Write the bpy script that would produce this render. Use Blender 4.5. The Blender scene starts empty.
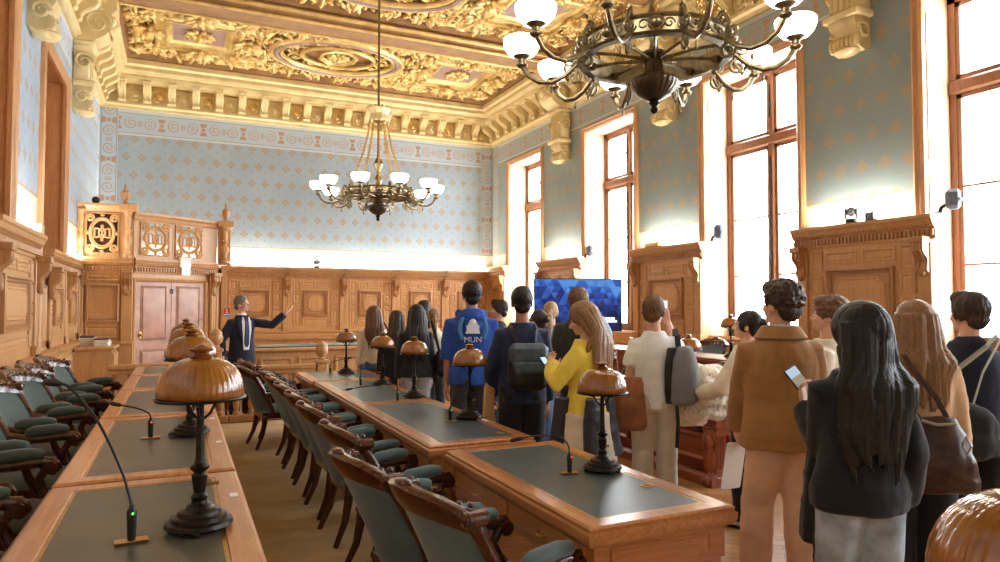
import bpy, math, random
from math import pi, sin, cos, tan, atan2, sqrt, radians
from mathutils import Vector, Matrix, noise
random.seed(7)
SC = bpy.context.scene
COL = SC.collection

# ---------------------------------------------------------------- mesh builder
class MB:
    def __init__(s):
        s.v = []; s.f = []; s.m = []; s.M = Matrix.Identity(4); s.cur = 0
    def add(s, vs, fs):
        n = len(s.v); M = s.M
        s.v += [tuple(M @ Vector(p)) for p in vs]
        s.f += [tuple(i + n for i in f) for f in fs]
        s.m += [s.cur] * len(fs)
        return s
    def at(s, loc=(0, 0, 0), rz=0.0, sc=1.0):
        s.M = Matrix.Translation(loc) @ Matrix.Rotation(rz, 4, 'Z') @ Matrix.Scale(sc, 4); return s
    def box(s, x0, x1, y0, y1, z0, z1):
        return s.add([(x0, y0, z0), (x1, y0, z0), (x1, y1, z0), (x0, y1, z0), (x0, y0, z1), (x1, y0, z1), (x1, y1, z1), (x0, y1, z1)],
                     [(3, 2, 1, 0), (4, 5, 6, 7), (0, 1, 5, 4), (1, 2, 6, 5), (2, 3, 7, 6), (3, 0, 4, 7)])
    def cbox(s, x0, x1, y0, y1, z0, z1, b=.01):
        b = min(b, abs(x1 - x0) * .49, abs(y1 - y0) * .49, abs(z1 - z0) * .49)
        vs = []; idx = {}
        for i, x in enumerate((x0, x1)):
            for j, y in enumerate((y0, y1)):
                for k, z in enumerate((z0, z1)):
                    sx, sy, sz = (1, -1)[i], (1, -1)[j], (1, -1)[k]
                    idx[i, j, k] = len(vs)
                    vs += [(x, y + sy * b, z + sz * b), (x + sx * b, y, z + sz * b), (x + sx * b, y + sy * b, z)]
        fs = []
        for a, (p, q) in enumerate(((1, 2), (0, 2), (0, 1))):
            for e in (0, 1):
                ring = []
                for g, h in ((0, 0), (1, 0), (1, 1), (0, 1)):
                    t = [0, 0, 0]; t[a] = e; t[p] = g; t[q] = h
                    ring.append(idx[tuple(t)] + a)
                flip = (e == 0) ^ (a == 1)
                fs.append(tuple(ring[::-1] if flip else ring))
        for a, (p, q) in enumerate(((1, 2), (0, 2), (0, 1))):      # edges along axis a
            for g in (0, 1):
                for h in (0, 1):
                    t0 = [0, 0, 0]; t0[p] = g; t0[q] = h; t1 = list(t0); t1[a] = 1
                    A, B = idx[tuple(t0)], idx[tuple(t1)]
                    fs.append((A + p, B + p, B + q, A + q))
        for c in idx.values(): fs.append((c, c + 1, c + 2))
        return s.add(vs, fs)
    def lathe(s, prof, c=(0, 0, 0), seg=24, axis='Z', flute=0, fd=.0, caps=True):
        vs = []; n = len(prof)
        for r, z in prof:
            for k in range(seg):
                a = 2 * pi * k / seg
                rr = r * (1 + fd * cos(flute * a)) if flute else r
                p = (rr * cos(a), rr * sin(a), z)
                if axis == 'X': p = (z, p[0], p[1])
                elif axis == 'Y': p = (p[1], z, p[0])
                vs.append((p[0] + c[0], p[1] + c[1], p[2] + c[2]))
        fs = []
        for i in range(n - 1):
            for k in range(seg):
                k2 = (k + 1) % seg
                fs.append((i * seg + k, i * seg + k2, (i + 1) * seg + k2, (i + 1) * seg + k))
        if caps:
            if prof[0][0] > 1e-5: fs.append(tuple(range(seg))[::-1])
            if prof[-1][0] > 1e-5: fs.append(tuple((n - 1) * seg + k for k in range(seg)))
        return s.add(vs, fs)
    def tube(s, pts, r, seg=8, closed=False, flat=1.0, up=None, round_ends=False):
        P = [Vector(p) for p in pts]; n = len(P)
        R = list(r) if hasattr(r, '__len__') else [r] * n
        if round_ends and not closed:
            t0 = (P[0] - P[1]).normalized(); t1 = (P[-1] - P[-2]).normalized()
            r0, r1 = R[0], R[-1]
            P = [P[0] + t0 * r0 * .98, P[0] + t0 * r0 * .78, P[0] + t0 * r0 * .4] + P + [P[-1] + t1 * r1 * .4, P[-1] + t1 * r1 * .78, P[-1] + t1 * r1 * .98]
            R = [r0 * .2, r0 * .63, r0 * .92] + R + [r1 * .92, r1 * .63, r1 * .2]; n = len(P)
        T = []
        for i in range(n):
            a = P[(i - 1) % n] if (closed or i > 0) else P[i]
            b = P[(i + 1) % n] if (closed or i < n - 1) else P[i]
            T.append((b - a).normalized() if (b - a).length > 1e-9 else Vector((0, 0, 1)))
        u = Vector(up) if up else (Vector((0, 0, 1)) if abs(T[0].z) < .9 else Vector((1, 0, 0)))
        vs = []
        N = (u - T[0] * u.dot(T[0])).normalized()
        for i in range(n):
            N = (N - T[i] * N.dot(T[i]))
            N = N.normalized() if N.length > 1e-6 else Vector((1, 0, 0))
            Bn = T[i].cross(N)
            for k in range(seg):
                a = 2 * pi * k / seg
                vs.append(tuple(P[i] + N * (R[i] * cos(a)) + Bn * (R[i] * flat * sin(a))))
        fs = []
        for i in range(n if closed else n - 1):
            j = (i + 1) % n
            for k in range(seg):
                k2 = (k + 1) % seg
                fs.append((i * seg + k, i * seg + k2, j * seg + k2, j * seg + k))
        if not closed:
            fs.append(tuple(range(seg))[::-1]); fs.append(tuple((n - 1) * seg + k for k in range(seg)))
        return s.add(vs, fs)
    def loft(s, rings, caps=True, closed=True):
        vs = [p for r in rings for p in r]; n = len(rings[0]); fs = []
        for i in range(len(rings) - 1):
            for k in range(n if closed else n - 1):
                k2 = (k + 1) % n
                fs.append((i * n + k, i * n + k2, (i + 1) * n + k2, (i + 1) * n + k))
        if caps:
            fs.append(tuple(range(n))[::-1]); fs.append(tuple((len(rings) - 1) * n + k for k in range(n)))
        return s.add(vs, fs)
    def ell(s, c, r, seg=14, rings=9, R=None):
        if not hasattr(r, '__len__'): r = (r, r, r)
        vs = [];
        for i in range(1, rings):
            t = pi * i / rings
            for k in range(seg):
                a = 2 * pi * k / seg
                vs.append(Vector((r[0] * sin(t) * cos(a), r[1] * sin(t) * sin(a), r[2] * cos(t))))
        vs += [Vector((0, 0, r[2])), Vector((0, 0, -r[2]))]
        if R is not None: vs = [R @ p for p in vs]
        c = Vector(c); vs = [tuple(p + c) for p in vs]
        fs = []; m = rings - 1
        for i in range(m - 1):
            for k in range(seg):
                k2 = (k + 1) % seg
                fs.append((i * seg + k, (i + 1) * seg + k, (i + 1) * seg + k2, i * seg + k2))
        t, b = m * seg, m * seg + 1
        for k in range(seg):
            k2 = (k + 1) % seg
            fs.append((t, k, k2)); fs.append((b, (m - 1) * seg + k2, (m - 1) * seg + k))
        return s.add(vs, fs)
    def prism(s, poly, o, u, v, n, depth):
        """polygon (a,b) in plane o+a*u+b*v, extruded along n by depth"""
        o, u, v, n = Vector(o), Vector(u), Vector(v), Vector(n)
        A = [tuple(o + u * a + v * b) for a, b in poly]; B = [tuple(Vector(p) + n * depth) for p in A]
        k = len(poly)
        fs = [tuple(range(k))[::-1], tuple(range(k, 2 * k))]
        for i in range(k):
            j = (i + 1) % k; fs.append((i, j, k + j, k + i))
        return s.add(A + B, fs)
    def panel(s, o, u, v, n, w, h, prof, cap=True, cut=0.0):
        """nested rectangles: prof = [(inset, height)...]; cut>0 gives an octagon"""
        o, u, v, n = Vector(o), Vector(u), Vector(v), Vector(n)
        rings = []
        for ins, ht in prof:
            a0, a1, b0, b1 = ins, w - ins, ins, h - ins
            if cut:
                c = max(.002, cut - ins * .586)
                q = [(a0 + c, b0), (a1 - c, b0), (a1, b0 + c), (a1, b1 - c), (a1 - c, b1), (a0 + c, b1), (a0, b1 - c), (a0, b0 + c)]
            else: q = [(a0, b0), (a1, b0), (a1, b1), (a0, b1)]
            rings.append([tuple(o + u * a + v * b + n * ht) for a, b in q])
        k = len(rings[0]); vs = [p for r in rings for p in r]; fs = []
        for i in range(len(rings) - 1):
            for j in range(k):
                j2 = (j + 1) % k
                fs.append((i * k + j, i * k + j2, (i + 1) * k + j2, (i + 1) * k + j))
        if cap: fs.append(tuple((len(rings) - 1) * k + j for j in range(k)))
        return s.add(vs, fs)
    def moulding(s, prof, p0, p1, out, up=(0, 0, 1)):
        """profile (outward, up) swept straight from p0 to p1"""
        p0, p1, out, up = Vector(p0), Vector(p1), Vector(out), Vector(up)
        r0 = [tuple(p0 + out * a + up * b) for a, b in prof]; r1 = [tuple(p1 + out * a + up * b) for a, b in prof]
        return s.loft([r0, r1])
    def ribbon(s, pts, half, out, thick):
        """flat strap: polyline pts, half width vector, thickness vector"""
        h = Vector(half); t = Vector(out) * thick
        rings = []
        for p in pts:
            p = Vector(p); rings.append([tuple(p - h), tuple(p + h), tuple(p + h + t), tuple(p - h + t)])
        return s.loft(rings)
    def mesh(s, name, mats, smooth=None):
        me = bpy.data.meshes.new(name)
        me.from_pydata(s.v, [], s.f)
        if not isinstance(mats, (list, tuple)): mats = [mats]
        for m in mats: me.materials.append(m)
        if len(mats) > 1: me.polygons.foreach_set('material_index', s.m)
        me.validate()
        if smooth is None: smooth = 35
        if smooth:
            me.polygons.foreach_set('use_smooth', [True] * len(me.polygons))
            if smooth < 180:
                try: me.set_sharp_from_angle(angle=radians(smooth))
                except Exception: pass
        me.update()
        return me
    def build(s, name, mats, parent=None, smooth=None, loc=None):
        o = bpy.data.objects.new(name, s.mesh(name, mats, smooth)); COL.objects.link(o)
        if parent: o.parent = parent
        if loc: o.location = loc
        return o

def tag(o, label=None, cat=None, group=None, kind=None):
    if label: o['label'] = label
    if cat: o['category'] = cat
    if group: o['group'] = group
    if kind: o['kind'] = kind
    return o
def thing(name, label, cat, loc=(0, 0, 0), rz=0.0, group=None, sc=1.0):
    o = bpy.data.objects.new(name, None); o.empty_display_size = .1; COL.objects.link(o)
    o.location = loc; o.rotation_euler = (0, 0, rz); o.scale = (sc, sc, sc)
    return tag(o, label, cat, group)
def struct(name, loc=(0, 0, 0)):
    o = bpy.data.objects.new(name, None); COL.objects.link(o); o.location = loc; o['kind'] = 'structure'; return o
def dup(root, loc=None, rz=None, label=None, group=None, sc=None):
    r = root.copy(); COL.objects.link(r)
    if loc is not None: r.location = loc
    if rz is not None: r.rotation_euler = (0, 0, rz)
    if sc is not None: r.scale = (sc, sc, sc)
    if label: r['label'] = label
    if group: r['group'] = group
    for ch in list(root.children):
        c = ch.copy(); COL.objects.link(c); c.parent = r
        for g in list(ch.children):
            d = g.copy(); COL.objects.link(d); d.parent = c
    return r

# ---------------------------------------------------------------- materials
def lin(c):
    return tuple(((x / 255) / 12.92 if x / 255 <= .04045 else ((x / 255 + .055) / 1.055) ** 2.4) for x in c) + (1.0,)
class NT:
    def __init__(s, name):
        s.mat = bpy.data.materials.new(name); s.mat.use_nodes = True
        s.t = s.mat.node_tree; s.n = s.t.nodes; s.b = s.n['Principled BSDF']; s.out = s.n['Material Output']
    def new(s, typ, **kw):
        n = s.n.new(typ)
        for k, v in kw.items(): setattr(n, k, v)
        return n
    def put(s, sock, val):
        if isinstance(val, bpy.types.NodeSocket): s.t.links.new(val, sock)
        else: sock.default_value = val
    def m(s, op, a, b=None, c=None):
        n = s.n.new('ShaderNodeMath'); n.operation = op
        s.put(n.inputs[0], a)
        if b is not None: s.put(n.inputs[1], b)
        if c is not None: s.put(n.inputs[2], c)
        return n.outputs[0]
    def mix(s, f, a, b):
        n = s.n.new('ShaderNodeMix'); n.data_type = 'RGBA'
        s.put(n.inputs[0], f); s.put(n.inputs[6], a); s.put(n.inputs[7], b)
        return n.outputs[2]
    def coord(s, which='Object'):
        return s.n.new('ShaderNodeTexCoord').outputs[which]
    def mapping(s, vec, sc=(1, 1, 1), loc=(0, 0, 0), rot=(0, 0, 0)):
        n = s.n.new('ShaderNodeMapping'); s.put(n.inputs[0], vec)
        n.inputs['Scale'].default_value = sc; n.inputs['Location'].default_value = loc; n.inputs['Rotation'].default_value = rot
        return n.outputs[0]
    def noise(s, vec, scale=5, detail=4, rough=.55, dist=0.0):
        n = s.n.new('ShaderNodeTexNoise'); s.put(n.inputs['Vector'], vec)
        n.inputs['Scale'].default_value = scale; n.inputs['Detail'].default_value = detail
        n.inputs['Roughness'].default_value = rough; n.inputs['Distortion'].default_value = dist
        return n.outputs['Fac']
    def ramp(s, f, stops):
        n = s.n.new('ShaderNodeValToRGB'); s.put(n.inputs[0], f)
        e = n.color_ramp.elements
        e[0].position, e[0].color = stops[0]; e[1].position, e[1].color = stops[-1]
        for p, c in stops[1:-1]:
            x = e.new(p); x.color = c
        return n.outputs[0]
    def bump(s, h, strength=.3, dist=.01):
        n = s.n.new('ShaderNodeBump'); s.put(n.inputs['Height'], h)
        n.inputs['Strength'].default_value = strength; n.inputs['Distance'].default_value = dist
        s.t.links.new(n.outputs[0], s.b.inputs['Normal']); return n
    def set(s, **kw):
        mp = dict(col='Base Color', rough='Roughness', metal='Metallic', spec='Specular IOR Level', trans='Transmission Weight',
                  emc='Emission Color', ems='Emission Strength', sheen='Sheen Weight', coat='Coat Weight', coatr='Coat Roughness', alpha='Alpha', sss='Subsurface Weight')
        for k, v in kw.items(): s.put(s.b.inputs[mp[k]], v)
        return s.mat

def wood(name, c1, c2, rough=.38, scale=1.0, axis=2, coat=.25, bump=.12):
    t = NT(name); sc = [14 * scale] * 3; sc[axis] = 1.1 * scale
    v = t.mapping(t.coord(), tuple(sc))
    a = t.noise(v, 2.2, 6, .6, 1.2); b = t.noise(v, 9, 3, .6)
    f = t.m('ADD', t.m('MULTIPLY', a, .75), t.m('MULTIPLY', b, .25))
    col = t.ramp(f, [(.3, lin(c1)), (.72, lin(c2))])
    t.bump(b, bump, .003)
    return t.set(col=col, rough=rough, coat=coat, coatr=.2)
def plain(name, c, rough=.5, metal=0.0, var=.0, scale=20, bump=0.0, **kw):
    t = NT(name); col = lin(c)
    if var:
        f = t.noise(t.coord(), scale, 4)
        col = t.ramp(f, [(.3, lin([max(0, x * (1 - var)) for x in c])), (.7, lin([min(255, x * (1 + var)) for x in c]))])
        if bump: t.bump(f, bump, .004)
    return t.set(col=col, rough=rough, metal=metal, **kw)
def cloth(name, c, var=.05, weave=260, rough=.9, sheen=.15, bump=.25):
    t = NT(name); v = t.coord()
    f = t.noise(v, 9, 4); w = t.noise(v, weave, 2)
    col = t.ramp(f, [(.3, lin([x * (1 - var) for x in c])), (.7, lin([min(255, x * (1 + var)) for x in c]))])
    t.bump(w, bump, .002)
    return t.set(col=col, rough=rough, sheen=sheen)
def glow(name, c, s):
    t = NT(name); return t.set(col=lin(c), emc=lin(c), ems=s, rough=.3)
OAK = wood('oak_panelling', (182, 134, 86), (216, 170, 116), .42, .8)
OAK_D = wood('oak_carved', (160, 112, 68), (198, 148, 96), .45, 1.2)
TAB = wood('walnut_table', (160, 96, 50), (212, 146, 86), .28, .9, 1, .5)
TABX = wood('walnut_table_end', (150, 86, 44), (200, 130, 74), .3, .9, 0, .5)
MAH = wood('dark_mahogany', (50, 20, 12), (96, 44, 26), .2, 1.2, 2, .7)
REDW = wood('red_oak_desk', (112, 48, 24), (158, 78, 42), .35, 1.0, 1, .4)
WFRAME = wood('window_wood', (120, 76, 48), (160, 108, 72), .4, 1.0)
CASING = wood('casing_wood', (172, 118, 74), (212, 162, 112), .4, 1.0)
def leather(name, c):
    t = NT(name); v = t.coord(); f = t.noise(v, 5, 5); g = t.noise(v, 320, 2)
    col = t.ramp(f, [(.3, lin([x * .9 for x in c])), (.7, lin([x * 1.1 for x in c]))])
    t.bump(g, .25, .001); return t.set(col=col, rough=.34, spec=.6)
LEATHER = leather('desk_leather', (72, 84, 88))  # base colour pushed blue to paint in the reflected sky
LEATHER_L = leather('desk_leather_olive', (84, 82, 70))
TEAL = leather('teal_leather', (62, 92, 98))
VELVET = cloth('blue_grey_velvet', (94, 120, 130), .06, 300, .75, .35)
VELVET_LIT = cloth('green_grey_velvet', (74, 92, 88), .06, 300, .75, .35)  # same velvet, tinted green for the light on the left row
DOORL = leather('padded_door_leather', (188, 146, 128))
BRASS = plain('brass', (196, 158, 92), .3, 1.0, .1, 30)
ABRASS = plain('aged_brass', (126, 112, 84), .34, .9, .18, 25)
BRONZE = plain('dark_bronze', (46, 40, 36), .35, .8, .2, 30)
BLACK = plain('black_plastic', (18, 18, 20), .45)
GREYP = plain('grey_plastic', (92, 100, 116), .4)
BEIGEP = plain('beige_plastic', (196, 176, 138), .5)
WHITE = plain('white_paint', (232, 232, 228), .5)
PAPER = plain('paper', (232, 230, 224), .8)
def gold(name, c1, c2, metal=.55, rough=.33, fine=60):
    t = NT(name); v = t.coord(); f = t.noise(v, 3.5, 5, .6); g = t.noise(v, fine, 3, .6)
    col = t.ramp(f, [(.3, lin(c1)), (.7, lin(c2))])
    t.bump(g, .35, .01); return t.set(col=col, rough=rough, metal=metal)
GOLD = gold('gilt_stucco', (196, 158, 92), (234, 208, 142))
GOLD_P = gold('pale_gilt_stucco', (208, 186, 134), (232, 212, 160), .2, .45, 30)
GOLD_B = gold('brown_gilt', (128, 92, 56), (164, 122, 78), .3, .42, 30)
def amber():
    t = NT('amber_glass'); v = t.coord(); f = t.noise(v, 7, 3)
    col = t.ramp(f, [(.3, lin((128, 74, 18))), (.7, lin((176, 110, 38)))])
    return t.set(col=col, rough=.12, spec=.6, coat=.6, coatr=.06, trans=.12, sss=.0)
AMBER = amber()
BOWL = glow('lit_opal_glass', (255, 248, 236), 5.0)
def glass():
    t = NT('window_glass'); n = t.new('ShaderNodeBsdfTransparent'); g = t.new('ShaderNodeBsdfGlossy'); g.inputs['Roughness'].default_value = .02
    mx = t.new('ShaderNodeMixShader'); mx.inputs[0].default_value = .05
    t.t.links.new(n.outputs[0], mx.inputs[1]); t.t.links.new(g.outputs[0], mx.inputs[2]); t.t.links.new(mx.outputs[0], t.out.inputs['Surface'])
    return t.mat
GLASS = glass()

# wallpaper: uu / vv = metres along and up the wall
PU, PV = .329, .430
def wallpaper(name, axis, u0, v0, ulo, uhi, z_lo, z_fr, z_top, base, edge_w=.38, edges=(True, True)):
    t = NT(name); sp = t.new('ShaderNodeSeparateXYZ'); t.put(sp.inputs[0], t.coord())
    U = sp.outputs[axis]; V = sp.outputs[2]; m = t.m
    rv = m('DIVIDE', m('SUBTRACT', V, v0 - PV / 2), PV); row = m('FLOOR', rv)
    odd = m('ABSOLUTE', m('MULTIPLY', m('FRACT', m('MULTIPLY', row, .5)), 1.0))      # 0 or .5
    ru = m('ADD', m('DIVIDE', m('SUBTRACT', U, u0 - PU / 2), PU), odd)
    fu = m('SUBTRACT', m('FRACT', ru), .5); fv = m('SUBTRACT', m('FRACT', rv), .5)
    dx = m('MULTIPLY', fu, PU); dy = m('MULTIPLY', fv, PV)
    r = m('SQRT', m('ADD', m('MULTIPLY', dx, dx), m('MULTIPLY', dy, dy))); th = m('ARCTAN2', dy, dx)
    lim = m('ADD', .08, m('MULTIPLY', m('COSINE', m('MULTIPLY', th, 4)), .016))
    ros = m('LESS_THAN', r, lim)
    lines = m('LESS_THAN', m('MINIMUM', m('ABSOLUTE', m('SUBTRACT', m('ABSOLUTE', dx), m('ABSOLUTE', dy))), m('ABSOLUTE', m('SUBTRACT', r, .045))), .0065)
    ros = m('MULTIPLY', ros, m('SUBTRACT', 1.0, m('MULTIPLY', lines, .6)))
    ex = m('MULTIPLY', m('SUBTRACT', m('FRACT', m('ADD', ru, .5)), .5), PU); ey = m('SUBTRACT', m('ABSOLUTE', dy), .36 * PV)
    dot = m('LESS_THAN', m('ADD', m('ABSOLUTE', ex), m('ABSOLUTE', ey)), .022)
    blue = t.ramp(t.noise(t.coord(), 1.3, 3), [(.3, lin([x * .97 for x in base])), (.7, lin([min(255, x * 1.03) for x in base]))])
    field = t.mix(m('MULTIPLY', ros, .85), blue, lin((170, 150, 118)))
    field = t.mix(m('MULTIPLY', dot, .75), field, lin((150, 142, 128)))
    # scroll ornament of the frieze (a = along, b = across centre, half height .5)
    def orn(a, b, per):
        fa = m('MULTIPLY', m('SUBTRACT', m('FRACT', m('DIVIDE', a, per)), .5), per)
        ab = m('ABSOLUTE', fa); cx = m('SUBTRACT', ab, per * .29)
        rr = m('SQRT', m('ADD', m('MULTIPLY', cx, cx), m('MULTIPLY', b, b))); tt = m('DIVIDE', m('ARCTAN2', b, cx), 2 * pi)
        sp_ = m('FRACT', m('ADD', m('MULTIPLY', rr, 1 / .075), tt))
        spiral = m('MULTIPLY', m('LESS_THAN', sp_, .42), m('LESS_THAN', rr, .145))
        vw = m('ADD', .035, m('MULTIPLY', m('ABSOLUTE', b), .32))
        vase = m('MULTIPLY', m('LESS_THAN', ab, vw), m('LESS_THAN', m('ABSOLUTE', b), .15))
        nk = m('LESS_THAN', m('ABSOLUTE', m('SUBTRACT', m('ABSOLUTE', b), .05)), .012)
        vase = m('MULTIPLY', vase, m('SUBTRACT', 1.0, nk))
        dots = m('MULTIPLY', m('LESS_THAN', m('ABSOLUTE', m('SUBTRACT', ab, per * .5)), .05), m('LESS_THAN', m('ABSOLUTE', b), .07))
        return m('MAXIMUM', m('MULTIPLY', spiral, .7), m('MAXIMUM', vase, m('MULTIPLY', dots, .5)))
    pale = lin([min(255, x * 1.06 + 10) for x in base]); brown = lin((182, 136, 92))
    zc = (z_fr + z_top) / 2; hh = (z_top - z_fr) / 2
    vb = m('SUBTRACT', V, zc)
    fr = t.mix(m('MULTIPLY', orn(U, vb, .92), .85), pale, brown)
    ln = m('GREATER_THAN', m('ABSOLUTE', vb), hh - .05); fr = t.mix(m('MULTIPLY', ln, .45), fr, lin((226, 224, 214)))
    ln2 = m('LESS_THAN', m('ABSOLUTE', m('SUBTRACT', m('ABSOLUTE', vb), hh - .055)), .009); fr = t.mix(m('MULTIPLY', ln2, .7), fr, lin((138, 132, 122)))
    col = t.mix(m('GREATER_THAN', V, z_fr), field, fr)
    for on, e0, sgn in ((edges[0], ulo, 1), (edges[1], uhi, -1)):
        if not on: continue
        d = m('MULTIPLY', m('SUBTRACT', U, e0), sgn)
        cb = m('SUBTRACT', d, edge_w / 2)
        bo = t.mix(m('MULTIPLY', orn(V, cb, .92), .85), pale, brown)
        l3 = m('LESS_THAN', m('ABSOLUTE', m('SUBTRACT', m('ABSOLUTE', cb), edge_w / 2 - .03)), .009); bo = t.mix(m('MULTIPLY', l3, .7), bo, lin((138, 132, 122)))
        col = t.mix(m('LESS_THAN', d, edge_w), col, bo)
    # plain cream border under the field
    vz = m('SUBTRACT', V, z_lo)
    rim = m('LESS_THAN', m('ABSOLUTE', vz), .018)
    sw = orn(U, m('SUBTRACT', V, z_lo - .24), 1.6)
    cream = t.mix(m('MULTIPLY', sw, .25), lin((226, 220, 204)), lin((198, 178, 140)))
    col = t.mix(m('LESS_THAN', V, z_lo), col, cream)
    col = t.mix(m('MULTIPLY', rim, .8), col, lin((176, 146, 104)))
    return t.set(col=col, rough=.62, spec=.3)

REVEAL = wood('pale_reveal_wood', (208, 172, 136), (232, 202, 168), .45, 1.0)  # casing wood lightened to paint in the overexposed window light
XL, XR, YB, YF = -1.755, 8.29, 18.2, -6.0
ZC = 6.27            # underside of cornice
def wallM(side):
    """matrix taking (along, out from wall, z) to the world"""
    if side == 'back': return Matrix(((1, 0, 0, 0), (0, -1, 0, YB), (0, 0, 1, 0), (0, 0, 0, 1)))
    if side == 'right': return Matrix(((0, -1, 0, XR), (1, 0, 0, 0), (0, 0, 1, 0), (0, 0, 0, 1)))
    if side == 'left': return Matrix(((0, 1, 0, XL), (1, 0, 0, 0), (0, 0, 1, 0), (0, 0, 0, 1)))
WINS = [(15.1, 17.2), (11.15, 13.25), (7.12, 9.36), (3.3, 5.47), (-.5, 1.6), (-4.4, -2.2)]
SILL, HEAD = 1.10, 5.67
NICHES = [(10.9, 13.15), (7.1, 9.3), (3.3, 5.4)]
NHEAD = 5.38
# ---- walls
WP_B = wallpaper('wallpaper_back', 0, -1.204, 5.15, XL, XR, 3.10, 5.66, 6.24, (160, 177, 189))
WP_R = wallpaper('wallpaper_right', 1, 6.71, 4.80, YF, YB, 3.10, 5.74, 6.24, (138, 151, 152), edges=(False, True))  # same paper with a darker base, standing in for the backlit shade
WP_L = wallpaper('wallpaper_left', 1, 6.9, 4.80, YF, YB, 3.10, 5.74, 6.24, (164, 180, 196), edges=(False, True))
b = MB(); b.box(XL - .6, XR + .7, YB, YB + .3, 0, 7.9); tag(b.build('wall_back', WP_B, smooth=0), kind='structure')
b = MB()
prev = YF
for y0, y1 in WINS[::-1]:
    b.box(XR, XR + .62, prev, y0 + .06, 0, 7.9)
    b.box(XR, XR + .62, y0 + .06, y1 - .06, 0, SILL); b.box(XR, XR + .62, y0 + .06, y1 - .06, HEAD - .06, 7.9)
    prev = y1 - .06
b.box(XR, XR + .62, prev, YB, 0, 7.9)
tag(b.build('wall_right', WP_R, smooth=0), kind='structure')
b = MB(); prev = YF
for y0, y1 in NICHES[::-1]:
    b.box(XL - .5, XL, prev, y0 + .06, 0, 7.9)
    b.box(XL - .5, XL, y0 + .06, y1 - .06, NHEAD - .06, 7.9); b.box(XL - .5, XL - .36, y0 + .06, y1 - .06, 0, NHEAD)
    prev = y1 - .06
b.box(XL - .5, XL, prev, YB, 0, 7.9)
tag(b.build('wall_left', WP_L, smooth=0), kind='structure')
b = MB(); b.box(XL - .6, XR + .7, YF - .3, YF, 0, 7.9); tag(b.build('wall_front', plain('cream_wall', (206, 190, 164), .7), smooth=0), kind='structure')

# ---- floor: parquet, platforms
def parquet():
    t = NT('herringbone_parquet'); v = t.coord()
    br = t.new('ShaderNodeTexBrick'); t.put(br.inputs['Vector'], t.mapping(v, (1, 1, 1), rot=(0, 0, pi / 4)))
    br.inputs['Color1'].default_value = lin((186, 134, 78)); br.inputs['Color2'].default_value = lin((146, 98, 54)); br.inputs['Mortar'].default_value = lin((86, 56, 30))
    br.inputs['Scale'].default_value = 1; br.inputs['Brick Width'].default_value = .42; br.inputs['Row Height'].default_value = .09; br.inputs['Mortar Size'].default_value = .003
    n = t.noise(t.mapping(v, (4, 30, 1), rot=(0, 0, pi / 4)), 3, 4)
    col = t.mix(t.m('MULTIPLY', n, .35), br.outputs['Color'], lin((110, 70, 36)))
    return t.set(col=col, rough=.5, coat=.08, coatr=.3, spec=.35)
PARQ = parquet()
b = MB(); b.box(XL - .3, XR + .3, YF, YB, -.1, 0); FLOOR = tag(b.build('floor', PARQ, smooth=0), kind='structure')
b = MB(); b.cbox(XL, .33, -2.5, 8.9, 0, .17, .012); b.build('platform', OAK_D, FLOOR)
b = MB(); b.cbox(6.15, XR, -2.5, 14.5, 0, .17, .012); b.build('platform', OAK_D, FLOOR)
b = MB(); b.cbox(-.2, XR, 12.9, YB, 0, .15, .012); b.build('platform', OAK_D, FLOOR)
def carpetm():
    t = NT('olive_brown_carpet'); v = t.coord(); f = t.noise(v, 2.2, 5, .6, .8); g = t.noise(v, 180, 2); h = t.noise(t.mapping(v, (1, 3, 1)), 4, 4)
    col = t.ramp(t.m('ADD', t.m('MULTIPLY', f, .6), t.m('MULTIPLY', h, .4)), [(.32, lin((170, 138, 80))), (.7, lin((216, 184, 122)))])
    t.bump(g, .6, .006); return t.set(col=col, rough=.95, sheen=.2)
b = MB(); b.cbox(.335, 2.25, -3.2, 10.2, 0, .012, .004)
tag(b.build('carpet', carpetm()), 'olive brown carpet runner along the aisle between the two desk rows', 'carpet')

# ---- ceiling
LIP = .52
cx0, cx1 = XL + LIP, XR - LIP
BEAMS = [13.68, 9.78, 5.88, 1.98, -1.92]
b = MB(); b.box(XL - .6, XR + .7, YF - .3, YB + .3, 7.5, 7.9); CEIL = tag(b.build('ceiling', GOLD_B, smooth=0), kind='structure')
for yc in BEAMS:
    b = MB(); w = .35
    prof = [(-w - .12, 7.5), (-w - .12, 7.42), (-w - .05, 7.36), (-w - .05, 7.28), (-w + .02, 7.2), (-w + .02, 7.14), (w - .02, 7.14), (w - .02, 7.2), (w + .05, 7.28), (w + .05, 7.36), (w + .12, 7.42), (w + .12, 7.5)]
    b.loft([[(x, yc + a, z) for a, z in prof] for x in (cx0 - .2, cx1 + .2)])
    o = b.build('beam', GOLD_B, CEIL, smooth=0)
    b = MB()
    for s in (-1, 1):
        b.tube([(cx0 - .1, yc + s * .3, 7.135), (cx1 + .1, yc + s * .3, 7.135)], .035, 8)
        b.tube([(cx0 - .1, yc + s * .40, 7.26), (cx1 + .1, yc + s * .40, 7.26)], .05, 8)
    b.build('gilt_moulding', GOLD, o)
    for x in [cx0 + .3 + k * 1.7 for k in range(6)]:
        pass

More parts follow.
